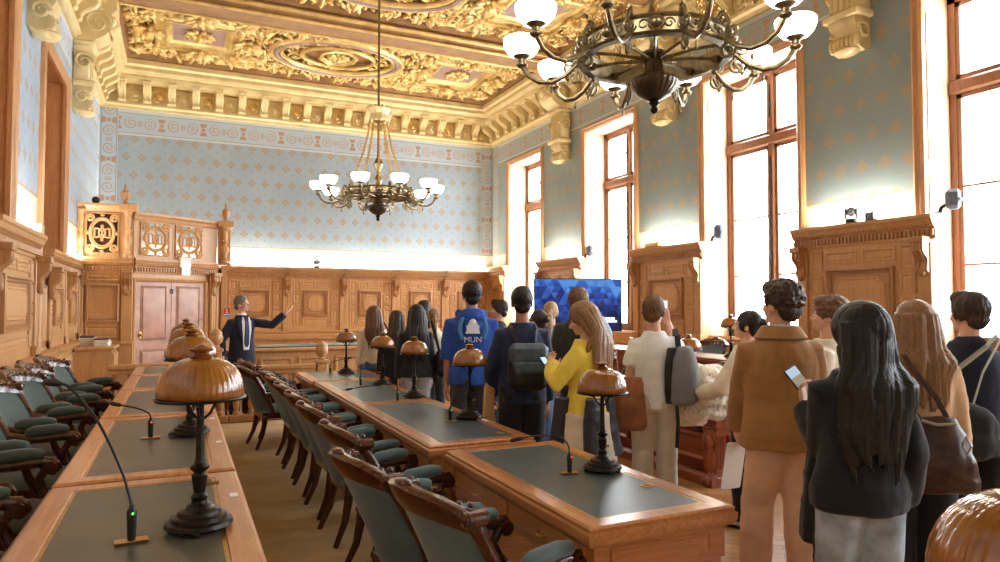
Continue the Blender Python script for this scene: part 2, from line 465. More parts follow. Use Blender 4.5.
def spiral(b, c, R, turns, r0, sx=1, sy=1, a0=0, n=26, z=-.03):
    pts = []; rr = []
    for i in range(n):
        t = i / (n - 1); a = a0 + turns * 2 * pi * t; r = R * (1 - t) ** .8 + .012
        pts.append((c[0] + sx * r * cos(a), c[1] + sy * r * sin(a), z - .03 * t)); rr.append(r0 * (1 - .55 * t))
    b.tube(pts, rr, 6)
def leaf(b, c, L, W, ang, tilt=.35, H=.05):
    R = Matrix.Rotation(ang, 3, 'Z') @ Matrix.Rotation(tilt, 3, 'Y')
    b.ell((c[0] + cos(ang) * L * .8, c[1] + sin(ang) * L * .8, c[2]), (L, W, H), 7, 5, R)
def acanthus(b, c, s, a0=0, n=9, spread=2 * pi):
    for k in range(n):
        a = a0 + spread * (k / n if spread > 6 else (k / (n - 1) - .5))
        leaf(b, (c[0], c[1], c[2]), s, s * .3, a, .4, s * .28)
    b.ell((c[0], c[1], c[2] - .05 * s / .2), (s * .5, s * .5, s * .45), 8, 6)
def rosette(b, c, s):
    for k in range(10): leaf(b, c, s * .5, s * .17, 2 * pi * k / 10, .3, s * .16)
    for k in range(6): leaf(b, (c[0], c[1], c[2] - s * .12), s * .3, s * .13, 2 * pi * (k + .5) / 6, .3, s * .14)
    b.ell((c[0], c[1], c[2] - s * .22), s * .2, 8, 6)

def relief_bay(LY):
    rnd = random.Random(3)
    LX = cx1 - cx0; g = MB(); p = MB(); d = MB()
    N = (0, 0, -1)
    # outer egg border and tablets
    d.panel((-LX / 2, -LY / 2, 0), (1, 0, 0), (0, 1, 0), N, LX, LY, [(0, .0), (0, .16), (.10, .14), (.14, .06), (.20, .06), (.22, 0)], cap=False)
    n = int(LX / .17)
    for i in range(n):
        x = -LX / 2 + LX * (i + .5) / n
        for s in (-1, 1): g.ell((x, s * (LY / 2 - .27), -.03), (.06, .05, .05), 6, 5)
    n = int(LY / .17)
    for i in range(n):
        y = -LY / 2 + LY * (i + .5) / n
        for s in (-1, 1): g.ell((s * (LX / 2 - .27), y, -.03), (.05, .06, .05), 6, 5)
    # square frames and central oval
    prof = [(0, 0), (0, .10), (.05, .13), (.09, .13), (.11, .08), (.2, .07), (.22, .11), (.26, .11), (.29, .05), (.36, .03)]
    fx = LX * .33; fw, fh = 1.75, min(1.9, LY - 1.5)
    for s in (-1, 1):
        g.panel((s * fx - fw / 2, -fh / 2, 0), (1, 0, 0), (0, 1, 0), N, fw, fh, prof, cap=False)
        p.panel((s * fx - fw / 2 + .36, -fh / 2 + .36, -.025), (1, 0, 0), (0, 1, 0), N, fw - .72, fh - .72, [(0, 0), (.0, .01)])
        rosette(g, (s * fx, 0, -.04), .38)
        for q in (-1, 1):
            acanthus(g, (s * fx, q * (fh / 2 + .1), -.1), .2); acanthus(g, (s * fx + q * (fw / 2 + .1), 0, -.1), .2)
            for w in (-1, 1): acanthus(g, (s * fx + q * fw / 2, w * fh / 2, -.08), .16)
    oa, ob = 1.5, LY / 2 - .62
    for k, (rr, rad, mb) in enumerate(((1, .07, g), (.93, .055, p), (.86, .06, g), (.55, .05, g))):
        mb.tube([(oa * rr * cos(a), ob * rr * sin(a), -.08 - .03 * (k == 1)) for a in [2 * pi * i / 40 for i in range(40)]], rad, 6, closed=True)
    g.panel((-.42, -.42, 0), (1, 0, 0), (0, 1, 0), N, .84, .84, [(0, 0), (0, .1), (.06, .12), (.1, .05)], cap=False, cut=.24)
    rosette(g, (0, 0, -.05), .32)
    for k in range(12):
        a = 2 * pi * k / 12; spiral(g, (oa * .7 * cos(a), ob * .7 * sin(a)), .17, 1.5, .035, a0=a)
    # large symmetric scrolls
    spots = [(1.95, .28, .26), (1.75, .95, .34), (2.0, 1.2, .2), (.95, ob + .1, .26), (.35, ob + .22, .2), (2.35, .9, .22), (3.0, LY / 2 - .5, .25), (3.6, LY / 2 - .5, .22), (4.15, .5, .2), (4.1, 1.05, .27), (2.45, LY / 2 - .45, .22), (1.5, LY / 2 - .45, .2), (2.1, .02, .16), (4.15, .05, .15)]
    for x, y, R in spots:
        for sx in (-1, 1):
            for sy in (-1, 1):
                spiral(g, (sx * x, sy * y), R, 1.6, .05, sx, sy, 0, 24, -.06)
                for k in range(6):
                    a = 2 * pi * k / 6
                    leaf(g, (sx * (x + R * .9 * cos(a)), sy * (y + R * .9 * sin(a)), -.05), R * .38, R * .16, atan2(sy * sin(a + .7), sx * cos(a + .7)), .5, R * .16)
    for i in range(430):                       # filling foliage, mirrored
        x = rnd.uniform(.1, LX / 2 - .3); y = rnd.uniform(.05, LY / 2 - .3)
        if abs(x - fx) < fw / 2 and y < fh / 2: continue
        if (x / oa) ** 2 + (y / ob) ** 2 < 1.02: continue
        a = rnd.uniform(0, 2 * pi); L = rnd.uniform(.06, .15); h = rnd.uniform(.03, .1)
        for sx in (-1, 1):
            for sy in (-1, 1): leaf(g, (sx * x, sy * y, -h), L, L * .38, atan2(sy * sin(a), sx * cos(a)), rnd.uniform(.1, .9), L * .35)
    for x in (-2.6, 0, 2.6):                   # blue grey tablets in the border
        for s in (-1, 1):
            p.cbox(x - .5, x + .5, s * (LY / 2 - .39) - .07, s * (LY / 2 - .39) + .07, -.05, 0, .01)
            for k in range(5): g.ell((x - .4 + k * .2, s * (LY / 2 - .39), -.05), (.05, .04, .02), 6, 4)
    return g.mesh('relief', GOLD, 60), p.mesh('relief_ground', plain('mauve_grey_paint', (150, 122, 112), .5, var=.1)), d.mesh('coffer_side', GOLD_B, 20)
LY = 3.16
mg, mp_, md = relief_bay(LY)
bays = [(14.05, 17.68), (10.15, 13.31), (6.25, 9.41), (2.35, 5.51), (-1.55, 1.61), (-5.45, -2.29)]
for k, (y0, y1) in enumerate(bays):
    o = bpy.data.objects.new('coffer_relief', mg); COL.objects.link(o); o.parent = CEIL
    o.location = ((cx0 + cx1) / 2, (y0 + y1) / 2, 7.498); o.scale = (1, (y1 - y0) / LY, 1.15)
    for nm, me in (('relief_ground', mp_), ('coffer_side', md)):
        q = bpy.data.objects.new(nm, me); COL.objects.link(q); q.parent = o

# ---- cornices with consoles, rosettes and corbels
CPROF = [(0, 6.27), (.06, 6.27), (.07, 6.33), (.13, 6.36), (.13, 6.41), (.05, 6.42), (.05, 6.84), (.12, 6.85), (.40, 6.88), (.43, 6.95), (.43, 7.00), (.48, 7.02), (.52, 7.08), (.52, 7.16), (.58, 7.2), (.58, 7.3), (.40, 7.52), (0, 7.52)]
con = MB(); con.prism([(.05, 6.42), (.13, 6.42), (.17, 6.46), (.16, 6.52), (.20, 6.60), (.30, 6.66), (.38, 6.72), (.42, 6.79), (.42, 6.87), (.05, 6.87)], (-.085, 0, 0), (0, 1, 0), (0, 0, 1), (1, 0, 0), .17)
for s in (-.05, 0, .05): con.tube([(s, .135, 6.43), (s, .175, 6.47), (s, .168, 6.53), (s, .215, 6.6), (s, .31, 6.655), (s, .39, 6.715), (s, .428, 6.79)], .016, 6)
con.cbox(-.1, .1, .05, .45, 6.84, 6.88, .01)
con_me = con.mesh('console', GOLD_P, 40)
def rosm(mat):
    r = MB(); r.lathe([(.13, 0), (.13, .03), (.105, .045), (.1, .02), (.07, .02), (.06, .05), (.035, .06), (0, .07)], (0, .05, 6.6), 16, axis='Y')
    for k in range(8): r.ell((.085 * cos(k * pi / 4), .075, 6.6 + .085 * sin(k * pi / 4)), (.025, .02, .025), 6, 4)
    for k in range(6): r.ell((-.15 + k * .06, .085, 6.79), .02, 6, 4)
    r.box(-.18, .18, .05, .075, 6.76, 6.83)
    return r.mesh('rosette', mat, 40)
ros_me = [rosm(GOLD_P), rosm(GOLD)]
def cornice(nm, side, a0, a1, start, first=0):
    M = wallM(side); b = MB(); b.M = M
    b.loft([[(a, o, z) for o, z in CPROF] for a in (a0, a1)])
    root = tag(b.build(nm, GOLD_P, smooth=0), kind='structure')
    n = int((a1 - start) / .526); k = 0
    for i in range(n + 1):
        a = start + .526 * i
        if a < first or a > a1 - .1: continue
        for me, off in ((con_me, 0), (ros_me[i % 2], .263)):
            if a + off > a1 - .15: continue
            o = bpy.data.objects.new(me.name.split('.')[0], me); COL.objects.link(o); o.parent = root
            o.matrix_local = M @ Matrix.Translation((a + off, 0, 0))
    return root
cornice("trim_1", "back", XL, XR, -1.30, -9)
cornice('trim_2', 'right', YF, YB, YF + .35, 3.0)
cornice('trim_3', 'left', YF, YB, YF + .35, 3.0)

def corbel_mesh():
    b = MB()
    b.prism([(0, 5.1), (.1, 5.04), (.22, 5.08), (.28, 5.18), (.22, 5.28), (.26, 5.36), (.30, 5.42), (.30, 5.5), (.0, 5.5)], (-.2, 0, 0), (0, 1, 0), (0, 0, 1), (1, 0, 0), .4)
    for k in range(7): b.ell((-.19 + k * .063, .25, 5.16), (.035, .06, .1), 6, 5)
    b.ell((0, .2, 5.06), (.18, .14, .07), 10, 6)
    b.cbox(-.27, .27, 0, .36, 5.48, 5.58, .02)
    b.cbox(-.23, .23, 0, .26, 5.58, 6.2, .02)
    for k in range(5): b.tube([(-.18 + k * .09, .265, 5.62), (-.18 + k * .09, .265, 6.16)], .025, 6)
    b.cbox(-.27, .27, 0, .34, 6.2, 6.28, .02)
    b.prism([(0, 6.28), (.3, 6.28), (.5, 6.42), (.6, 6.62), (.58, 6.8), (.66, 6.9), (.66, 7.14), (0, 7.14)], (-.27, 0, 0), (0, 1, 0), (0, 0, 1), (1, 0, 0), .54)
    # side volutes
    for s in (-1, 1):
        for c, R in (((.36, 6.62), .2), ((.17, 5.9), .15), ((.14, 5.3), .1)):
            pts = []; rr = []
            for i in range(24):
                t = i / 23; a = 3.4 * pi * t; r = R * (1 - t) ** .8 + .01
                pts.append((s * .26 if c[1] > 5.5 else s * .2, c[0] + r * cos(a), c[1] + r * sin(a))); rr.append(.035 * (1 - .5 * t))
            b.tube(pts, rr, 6)
    for i in range(9):                          # acanthus face
        a = (i - 4) * .22
        b.ell((sin(a) * .2, .5 + .1 * cos(a), 6.52 + .1 * cos(a)), (.05, .05, .17), 7, 6, Matrix.Rotation(-a, 3, 'Y'))
    b.ell((0, .62, 6.66), (.12, .1, .13), 10, 7)
    for s in (-1, 1): b.ell((s * .13, .6, 6.72), (.07, .06, .09), 8, 6)
    return b.mesh('corbel', GOLD_P, 50)
cm = corbel_mesh()
CORB = struct('trim_4')
for side in ('right', 'left'):
    for a in (14.0, 10.15, 6.25, 2.4):
        o = bpy.data.objects.new('corbel', cm); COL.objects.link(o); o.parent = CORB; o.matrix_local = wallM(side) @ Matrix.Translation((a, 0, 0))

# ---- windows
for k, (y0, y1) in enumerate(WINS):
    w = struct('window_%d' % (k + 1)); M = wallM('right')
    def WB():
        q = MB(); q.M = M; return q
    # casing on the wall face
    b = WB(); cw = .13
    pr = [(0, 0), (0, .05), (.03, .07), (.06, .05), (.09, .055), (cw, .03), (cw, -.02)]
    b.panel((y0, 0, SILL - .1), (1, 0, 0), (0, 0, 1), (0, 1, 0), y1 - y0, HEAD - SILL + .1, pr, cap=False)
    b.build('casing', CASING, w)
    b = WB(); i0, i1, hz = y0 + .11, y1 - .11, HEAD - .11
    b.box(y0 + .05, i0, -.6, -.005, SILL, hz); b.box(i1, y1 - .05, -.6, -.005, SILL, hz); b.box(y0 + .05, y1 - .05, -.6, -.005, hz, HEAD - .05)
    for yy, s in ((i0, 1), (i1, -1)):                    # panels on the reveals
        b.panel((yy, -.08, SILL + .15), (0, -1, 0), (0, 0, 1), (s, 0, 0), .38, 2.0, [(0, 0), (0, .012), (.03, .012), (.045, .002)], cap=False)
        b.panel((yy, -.08, SILL + 2.35), (0, -1, 0), (0, 0, 1), (s, 0, 0), .38, hz - SILL - 2.6, [(0, 0), (0, .012), (.03, .012), (.045, .002)], cap=False)
    b.build('reveal', REVEAL, w)
    b = WB(); b.cbox(y0 + .02, y1 - .02, -.6, .06, SILL - .06, SILL, .012); b.build('sill', CASING, w)
    yc = (y0 + y1) / 2; X0, X1 = -.60, -.52
    b = WB()
    b.box(i0, i0 + .09, X0, X1, SILL, hz); b.box(i1 - .09, i1, X0, X1, SILL, hz); b.box(i0, i1, X0, X1, hz - .09, hz); b.box(i0, i1, X0, X1, SILL, SILL + .1)
    b.cbox(i0, i1, X0 - .02, X1 + .04, 4.30, 4.48, .03); b.cbox(yc - .06, yc + .06, X0, X1 + .03, SILL, hz, .02)
    for s0, s1 in ((i0 + .09, yc - .06), (yc + .06, i1 - .09)):
        for za, zb in ((SILL + .1, 4.30), (4.48, hz - .09)):
            b.box(s0, s0 + .05, X0 + .01, X1 - .01, za, zb); b.box(s1 - .05, s1, X0 + .01, X1 - .01, za, zb)
            b.box(s0, s1, X0 + .01, X1 - .01, za, za + .06); b.box(s0, s1, X0 + .01, X1 - .01, zb - .06, zb)
        for z in (2.15, 3.13): b.box(s0, s1, X0 + .02, X1 - .02, z - .015, z + .015)
    b.build('window_frame', WFRAME, w, smooth=0)
    b = WB(); b.tube([(yc, X1 + .04, 1.6), (yc, X1 + .04, 4.1)], .012, 6); b.ell((yc, X1 + .06, 2.45), (.02, .03, .05)); b.tube([(yc, X1 + .03, 4.75), (yc, X1 + .03, 5.3)], .012, 6); b.ell((yc, X1 + .05, 4.95), (.02, .03, .05))
    b.build('bolt', BRONZE, w)
    b = WB(); b.box(i0, i1, -.565, -.56, SILL, hz); b.build('pane', GLASS, w, smooth=0)

# ---- blind niches on the left wall
for k, (y0, y1) in enumerate(NICHES):
    w = struct('window_%d' % (k + 7)); M = wallM('left')
    def WB():
        q = MB(); q.M = M; return q
    b = WB()
    pr = [(0, 0), (0, .05), (.03, .07), (.07, .05), (.11, .055), (.16, .03), (.16, -.02)]
    b.panel((y0, 0, .9), (1, 0, 0), (0, 0, 1), (0, 1, 0), y1 - y0, NHEAD - .9, pr, cap=False); b.build('casing', CASING, w)
    b = WB(); b.box(y0 + .05, y0 + .13, -.36, -.005, 0, NHEAD); b.box(y1 - .13, y1 - .05, -.36, -.005, 0, NHEAD); b.box(y0 + .05, y1 - .05, -.36, -.005, NHEAD - .13, NHEAD - .05)
    b.build('reveal', CASING, w)
    b = WB(); b.box(y0 + .1, y1 - .1, -.36, -.33, 0, NHEAD - .1)
    hw = (y1 - y0 - .3) / 2
    for q in (0, 1):
        for za, zb in ((1.2, 2.9), (3.0, 5.1)):
            b.panel((y0 + .15 + q * hw, -.33, za), (1, 0, 0), (0, 0, 1), (0, 1, 0), hw, zb - za, [(0, 0), (0, .04), (.09, .04), (.12, .01), (.16, .01), (.2, .03)])
    b.build('shutter', CASING, w, smooth=20)

# ---- oak panelling
PAN = [(0, 0), (0, .03), (.025, .035), (.05, .008), (.08, .008), (.11, .02)]
SM = [(0, 0), (0, .02), (.02, .024), (.035, .006), (.05, .006), (.065, .014)]
def bead_frame(b, x, z, w, h, out):
    b.panel((x, out, z), (1, 0, 0), (0, 0, 1), (0, 1, 0), w, h, [(0, 0), (0, .05), (.03, .06), (.05, .03), (.075, .03), (.08, .012), (.14, .012)])
    n = int(w / .035)
    for i in range(n):
        for zz in (z + .06, z + h - .06): b.box(x + .05 + (w - .1) * (i + .15) / n, x + .05 + (w - .1) * (i + .75) / n, out + .03, out + .05, zz - .012, zz + .012)
    n = int(h / .035)
    for i in range(n):
        for xx in (x + .06, x + w - .06): b.box(xx - .012, xx + .012, out + .03, out + .05, z + .05 + (h - .1) * (i + .15) / n, z + .05 + (h - .1) * (i + .75) / n)
def bracket(b, x, zt, out, w=.15, h=.4, d=.17):
    p = [(0, 0), (.03, 0), (.055, .03), (.05, .08), (.035, .13), (.05, .18), (.09, .22), (.13, .27), (d, .32), (d, .36), (d - .02, h), (0, h)]
    b.prism([(a, c * h / .4) for a, c in p], (x - w / 2, out, zt - h), (0, 1, 0), (0, 0, 1), (1, 0, 0), w)
    for s in (-.25, .25): b.tube([(x + s * w, out + a + .004, zt - h + c * h / .4) for a, c in p[2:10]], .013, 6)
    b.ell((x, out + .04, zt - h), (w * .35, .04, .05), 8, 6)
    b.cbox(x - w * .62, x + w * .62, out, out + d + .03, zt - .03, zt + .05, .01)
def entab(b, c, x0, x1, out, zt, tip=.12, dent=True):
    """dentil frieze and top ledge; b body mesh, c carved mesh"""
    b.moulding([(0, zt - .30), (.02, zt - .30), (.03, zt - .27), (.03, zt - .17), (.06, zt - .15), (.09, zt - .10), (tip - .02, zt - .07), (tip, zt - .05), (tip, zt - .005), (tip - .03, zt), (-.06, zt), (-.06, zt - .3)], (x0, out, 0), (x1, out, 0), (0, 1, 0))
    n = int((x1 - x0) / .055)
    for i in range(n):
        x = x0 + (x1 - x0) * (i + .5) / n
        c.cbox(x - .017, x + .017, out + .03, out + .062, zt - .26, zt - .18, .004)
        if i % 1 == 0: c.box(x - .012, x + .012, out + .055, out + .082, zt - .145, zt - .12)
def pan_bay(nm, M, x0, x1, out, zt, root, zb=0.0, dado=1.02, dout=.10, brk=(True, True), side_cols=True, tip=.12, oct_=True, half=False):
    b = MB(); b.M = M; c = MB(); c.M = M
    W = x1 - x0; pw = .11 if half else .17
    b.box(x0, x1, -.02 if out > 0 else out - .05, out, zb, zt - .28)
    entab(b, c, x0 - .05, x1 + .05, out, zt, tip)
    z0 = dado + .1
    top = zt - .34
    # pilasters
    for s, x in ((0, x0), (1, x1 - pw)):
        b.cbox(x, x + pw, out, out + .045, dado, top + .04, .008)
        b.cbox(x - (0 if half else .015), x + pw + (0 if half else .015), out, out + .07, dado, dado + .12, .01)
        if brk[s]: bracket(c, (x + pw * s) if half else x + pw / 2, top + .02, out + .04, .14, .38, .13)
    ix0, ix1 = x0 + pw + .04, x1 - pw - .04; iw = ix1 - ix0
    sc = min(.2, iw * .16)
    hz = top - z0
    ca, cb = ix0 + sc + .05, ix1 - sc - .05
    zA = z0 + hz * .22; zB = z0 + hz * .80
    bead_frame(c, ca + .02, zA, cb - ca - .04, zB - zA, out)
    if oct_:
        m = .12; b.panel((ca + .02 + m, out + .014, zA + m), (1, 0, 0), (0, 0, 1), (0, 1, 0), cb - ca - .04 - 2 * m, zB - zA - 2 * m, [(0, 0), (.01, .018), (.03, .018), (.04, .006), (.055, .014)], cut=.10)
    mid = (ca + cb) / 2
    for xa, xb in ((ca, mid - .04), (mid + .04, cb)):
        b.panel((xa, out, zB + .06), (1, 0, 0), (0, 0, 1), (0, 1, 0), xb - xa, top - zB - .08, SM)
    b.panel((ca, out, z0 + .02), (1, 0, 0), (0, 0, 1), (0, 1, 0), cb - ca, zA - z0 - .08, SM)
    if side_cols:
        for xa in (ix0, ix1 - sc):
            for f0, f1 in ((.0, .36), (.39, .49), (.52, .72), (.76, 1.0)):
                b.panel((xa, out, z0 + .02 + (hz - .02) * f0), (1, 0, 0), (0, 0, 1), (0, 1, 0), sc, (hz - .02) * (f1 - f0), SM)
    # dado with ledge
    b.box(x0, x1, 0, out + dout - .03, zb, dado - .06)
    b.moulding([(-.05, dado - .12), (dout - .02, dado - .12), (dout, dado - .08), (dout + .04, dado - .05), (dout + .05, dado - .01), (dout + .02, dado), (-.05, dado)], (x0, out, 0), (x1, out, 0), (0, 1, 0))
    b.moulding([(-.05, zb), (dout + .01, zb), (dout + .01, zb + .14), (dout - .02, zb + .18), (-.05, zb + .18)], (x0, out, 0), (x1, out, 0), (0, 1, 0))
    n = max(1, int(W / .75))
    for i in range(n):
        w = (W - .1) / n
        b.panel((x0 + .05 + w * i + .03, out + dout - .03, zb + .24), (1, 0, 0), (0, 0, 1), (0, 1, 0), w - .06, dado - .16 - zb - .24, PAN)
    b.build('oak_panel', OAK, root, smooth=25); c.build('carving', OAK_D, root, smooth=30)
pb = struct('trim_5')
xs = [.93, 2.47, 3.91, 5.32, 6.75, 8.14]
for i in range(5): pan_bay('bay', wallM('back'), xs[i], xs[i + 1], .12, 2.61, pb, .0, 1.0, .2, tip=.14, half=True, brk=(True, i == 4))
pr_ = struct('trim_6')
for y0, y1 in ((17.0, 18.15), (13.07, 14.98), (9.15, 11.08), (5.17, 7.12), (1.3, 3.2)):
    pan_bay('bay', wallM('right'), y0, y1, .17, 2.74, pr_, .0, 1.02, .08, oct_=True)
for y0, y1 in WINS:                                    # low panels under the windows
    b = MB(); b.M = wallM('right'); b.box(y0 - .1, y1 + .1, 0, .06, 0, SILL - .06)
    for i in range(3):
        w = (y1 - y0) / 3; b.panel((y0 + w * i + .04, .06, .25), (1, 0, 0), (0, 0, 1), (0, 1, 0), w - .08, .65, PAN)
    b.build('apron_panel', OAK, pr_, smooth=25)
pl = struct('trim_7')
pan_bay('bay', wallM('left'), 7.95, 10.3, .09, 2.53, pl, .0, 1.02, .08, tip=.12)
pan_bay('bay', wallM('left'), 4.2, 6.9, .09, 2.53, pl, .0, 1.02, .08, tip=.12)
pan_bay('bay', wallM('left'), 11.6, 13.2, .03, 2.465, pl, .0, 1.02, .13, tip=.09, half=True, brk=(True, False))
pan_bay('bay', wallM('left'), 13.2, 14.83, .03, 2.465, pl, .0, 1.02, .13, tip=.09, half=True, brk=(True, False))
b = MB(); b.M = wallM('left')
for y0, y1 in ((10.3, 11.6), (6.9, 7.95), (-2, 4.2)):
    b.box(y0, y1, -.3, .01, 0, 2.1); b.box(y0, y1, 0, .14, 0, .98); b.moulding([(-.05, .9), (.15, .9), (.19, .97), (.2, 1.01), (.17, 1.02), (-.05, 1.02)], (y0, 0, 0), (y1, 0, 0), (0, 1, 0))
    b.moulding([(-.3, 2.02), (.02, 2.02), (.06, 2.08), (.06, 2.12), (-.3, 2.12)], (y0, 0, 0), (y1, 0, 0), (0, 1, 0))
    n = max(2, int((y1 - y0) / .65)); w = (y1 - y0) / n
    for i in range(n):
        b.panel((y0 + w * i + .05, .01, 1.15), (1, 0, 0), (0, 0, 1), (0, 1, 0), w - .1, .78, PAN)
        b.panel((y0 + w * i + .05, .14, .22), (1, 0, 0), (0, 0, 1), (0, 1, 0), w - .1, .62, PAN)
b.build('oak_panel', OAK, pl, smooth=25)
# ================================================= corner lobby with gallery
LB = struct('trim_8')
def faceM(p0, p1, out_left=False):
    """(along, out, z) frame on a vertical face from p0 to p1, outward to the right hand side of travel"""
    d = Vector((p1[0] - p0[0], p1[1] - p0[1], 0)); L = d.length; d /= L
    n = Vector((d.y, -d.x, 0))
    return Matrix(((d.x, n.x, 0, p0[0]), (d.y, n.y, 0, p0[1]), (0, 0, 1, 0), (0, 0, 0, 1))), L
F0, F1, F2 = (XL, 14.85), (-.82, 14.85), (.70, 15.9)
MA, LA = faceM(F0, F1); MBm, LBn = faceM(F1, F2); MC, LC = faceM((.9, 16.0), (.9, YB))
GZ0, GZ1 = 2.52, 3.46
# solid lower box: left panel face
b = MB(); c = MB(); b.M = MA; c.M = MA
b.box(0, LA, -.12, 0, 0, 2.3); entab(b, c, 0, LA, 0, 2.56, .1)
b.cbox(LA - .2, LA, 0, .06, .15, 2.28, .01); bracket(c, LA - .1, 2.28, .05, .16, .4, .12); b.cbox(LA - .23, LA + .02, 0, .1, .15, .95, .01)
b.cbox(0, .12, 0, .05, .15, 2.28, .01); bracket(c, .07, 2.28, .04, .1, .3, .08)
bead_frame(b, .16, 1.33, .55, .72, 0)
b.panel((.16, 0, 2.1), (1, 0, 0), (0, 0, 1), (0, 1, 0), .55, .16, SM); b.panel((.16, 0, 1.02), (1, 0, 0), (0, 0, 1), (0, 1, 0), .55, .24, SM)
b.moulding([(0, .86), (.1, .86), (.14, .92), (.14, .95), (0, .97)], (0, 0, 0), (LA, 0, 0), (0, 1, 0)); b.panel((.16, 0, .25), (1, 0, 0), (0, 0, 1), (0, 1, 0), .55, .55, PAN)
b.build('oak_panel', OAK, LB, smooth=25); c.build('carving', OAK_D, LB, smooth=30)
# angled face above the door
b = MB(); c = MB(); b.M = MBm; c.M = MBm
b.box(0, LBn, -.12, 0, 2.12, 2.3); entab(b, c, 0, LBn, 0, 2.56, .08)
b.box(1.62, LBn + .12, -.12, 0, .15, 2.3); b.cbox(1.66, LBn + .02, 0, .06, .15, 2.28, .01); b.cbox(1.64, LBn + .04, 0, .1, .15, .95, .01)
b.panel((1.68, .06, 1.05), (1, 0, 0), (0, 0, 1), (0, 1, 0), LBn - 1.7, 1.1, SM); bracket(c, (1.66 + LBn) / 2, 2.28, .05, .16, .4, .12)
b.build('oak_panel', OAK, LB, smooth=25); c.build('carving', OAK_D, LB, smooth=30)
b = MB(); b.M = MC; b.box(-.1, LC, -.1, 0, 0, 2.5); b.moulding([(0, 2.4), (.06, 2.42), (.1, 2.5), (.1, 2.54), (0, 2.56)], (-.1, 0, 0), (LC, 0, 0), (0, 1, 0))
b.cbox(-.1, LC, -.08, 0, 3.36, GZ1 - .02, .01); b.build('return_panel', OAK, LB, smooth=25)
b = MB(); b.prism([(XL, 14.9), (-.82, 14.9), (.70, 15.95), (.88, 16.05), (.88, YB), (XL, YB)], (0, 0, 2.4), (1, 0, 0), (0, 1, 0), (0, 0, 1), .06); b.build('gallery_floor', OAK_D, LB)

def fret(nm, M, x0, z0, w, h, root, back):
    b = MB(); b.M = M; o = .02
    cx, cz = x0 + w / 2, z0 + h / 2
    b.panel((x0, o - .02, z0), (1, 0, 0), (0, 0, 1), (0, 1, 0), w, h, [(0, 0), (0, .03), (.02, .03), (.025, .0)], cap=False)
    R = min(w, h) * .36; sx = w / min(w, h); sz = h / min(w, h)
    for rr, th in ((R, .028), (R * .86, .012)):
        b.tube([(cx + sx * rr * cos(a), o, cz + sz * rr * sin(a)) for a in [2 * pi * i / 32 for i in range(32)]], th, 6, closed=True, up=(0, 1, 0))
    for i in (-1, 1):
        for j in (-1, 1):
            qx, qz = cx + i * w * .36, cz + j * h * .36
            pts = []
            for k in range(20):
                t = k / 19; a = 3.2 * pi * t; r = w * .135 * (1 - .75 * t)
                pts.append((qx + i * r * cos(a), o, qz + j * r * sin(a)))
            b.tube(pts, .026, 6, up=(0, 1, 0))
        b.ell((cx + i * w * .44, o, cz), (.03, .02, .04), 8, 6); b.ell((cx, o, cz + i * h * .44), (.04, .02, .03), 8, 6)
    # interlaced round letters
    rw = R * .26
    b.tube([(cx + sx * rw * cos(a), o, cz + R * .46 * sin(a)) for a in [2 * pi * i / 24 for i in range(24)]], .02, 6, closed=True, up=(0, 1, 0))
    for s in (-1, 1):
        b.tube([(cx + s * (R * .62), o, cz - R * .42), (cx + s * R * .62, o, cz + R * .42)], .022, 6)
        b.tube([(cx + s * (R * .62 - R * .62 * sin(a)), o, cz + R * .44 * cos(a)) for a in [pi * i / 12 for i in range(13)]], .018, 6, up=(0, 1, 0))
        for zz in (-1, 1): b.tube([(cx + s * R * .72, o, cz + zz * R * .42), (cx + s * R * .5, o, cz + zz * R * .42)], .014, 6)
        b.ell((cx, o, cz + s * R * .66), (.03, .02, .03), 8, 6)
    g = b.build(nm, OAK, root, smooth=40)
    if back:
        q = MB(); q.M = M; q.box(x0, x0 + w, -.06, -.04, z0, z0 + h); q.build('backing', MAH, root, smooth=0)  # dark sheet added, standing in for the shaded corner seen through the openings
def vase_post(b, x, out, z0, z1, s=1.0):
    h = z1 - z0
    P = [(.10, 0), (.10, .06), (.075, .08), (.085, .12), (.06, .16), (.05, .2), (.075, .28), (.095, .36), (.09, .42), (.05, .5), (.045, .54), (.07, .57), (.07, .6), (.045, .63), (.06, .72), (.075, .8), (.06, .88), (.08, .92), (.10, .95), (.10, 1.0)]
    b.lathe([(r * s * .78, z0 + z * h) for r, z in P], (x, out, 0), 16)
def urn(nm, loc, root):
    b = MB(); P = [(.09, 0), (.09, .03), (.05, .05), (.045, .08), (.09, .13), (.11, .2), (.105, .26), (.06, .29), (.07, .31), (.03, .33), (.02, .36), (.045, .38), (.02, .40), (.018, .44), (.0, .46)]
    b.lathe([(r * .78, z * .9) for r, z in P], (0, 0, 0), 18); o = b.build(nm, OAK_D, root); o.location = loc
def parapet(M, L, pans, root, ends, zt, back):
    b = MB(); b.M = M
    b.box(0, L, -.07, 0, GZ0 + .02, GZ0 + .1); b.box(0, L, -.07, 0, zt - .16, zt - .1)
    b.moulding([(-.1, zt - .14), (.03, zt - .14), (.05, zt - .08), (.09, zt - .04), (.09, zt), (-.1, zt)], (-.02, 0, 0), (L + .02, 0, 0), (0, 1, 0))
    prev = 0
    for x0, w in pans:
        b.box(prev, x0, -.07, 0, GZ0 + .1, zt - .14); prev = x0 + w
        if x0 - .0 > .14: b.panel((x0 - .13, 0, GZ0 + .14), (1, 0, 0), (0, 0, 1), (0, 1, 0), .1, zt - GZ0 - .36, [(0, 0), (0, .012), (.02, .012), (.03, .004)])
    b.box(prev, L, -.07, 0, GZ0 + .1, zt - .14)
    b.build('parapet', OAK, root, smooth=25)
    for x0, w in pans: fret('pierced_panel', M, x0, GZ0 + .1, w, zt - GZ0 - .26, root, back)
parapet(MA, LA, [(.13, .55)], LB, None, 3.56, True)
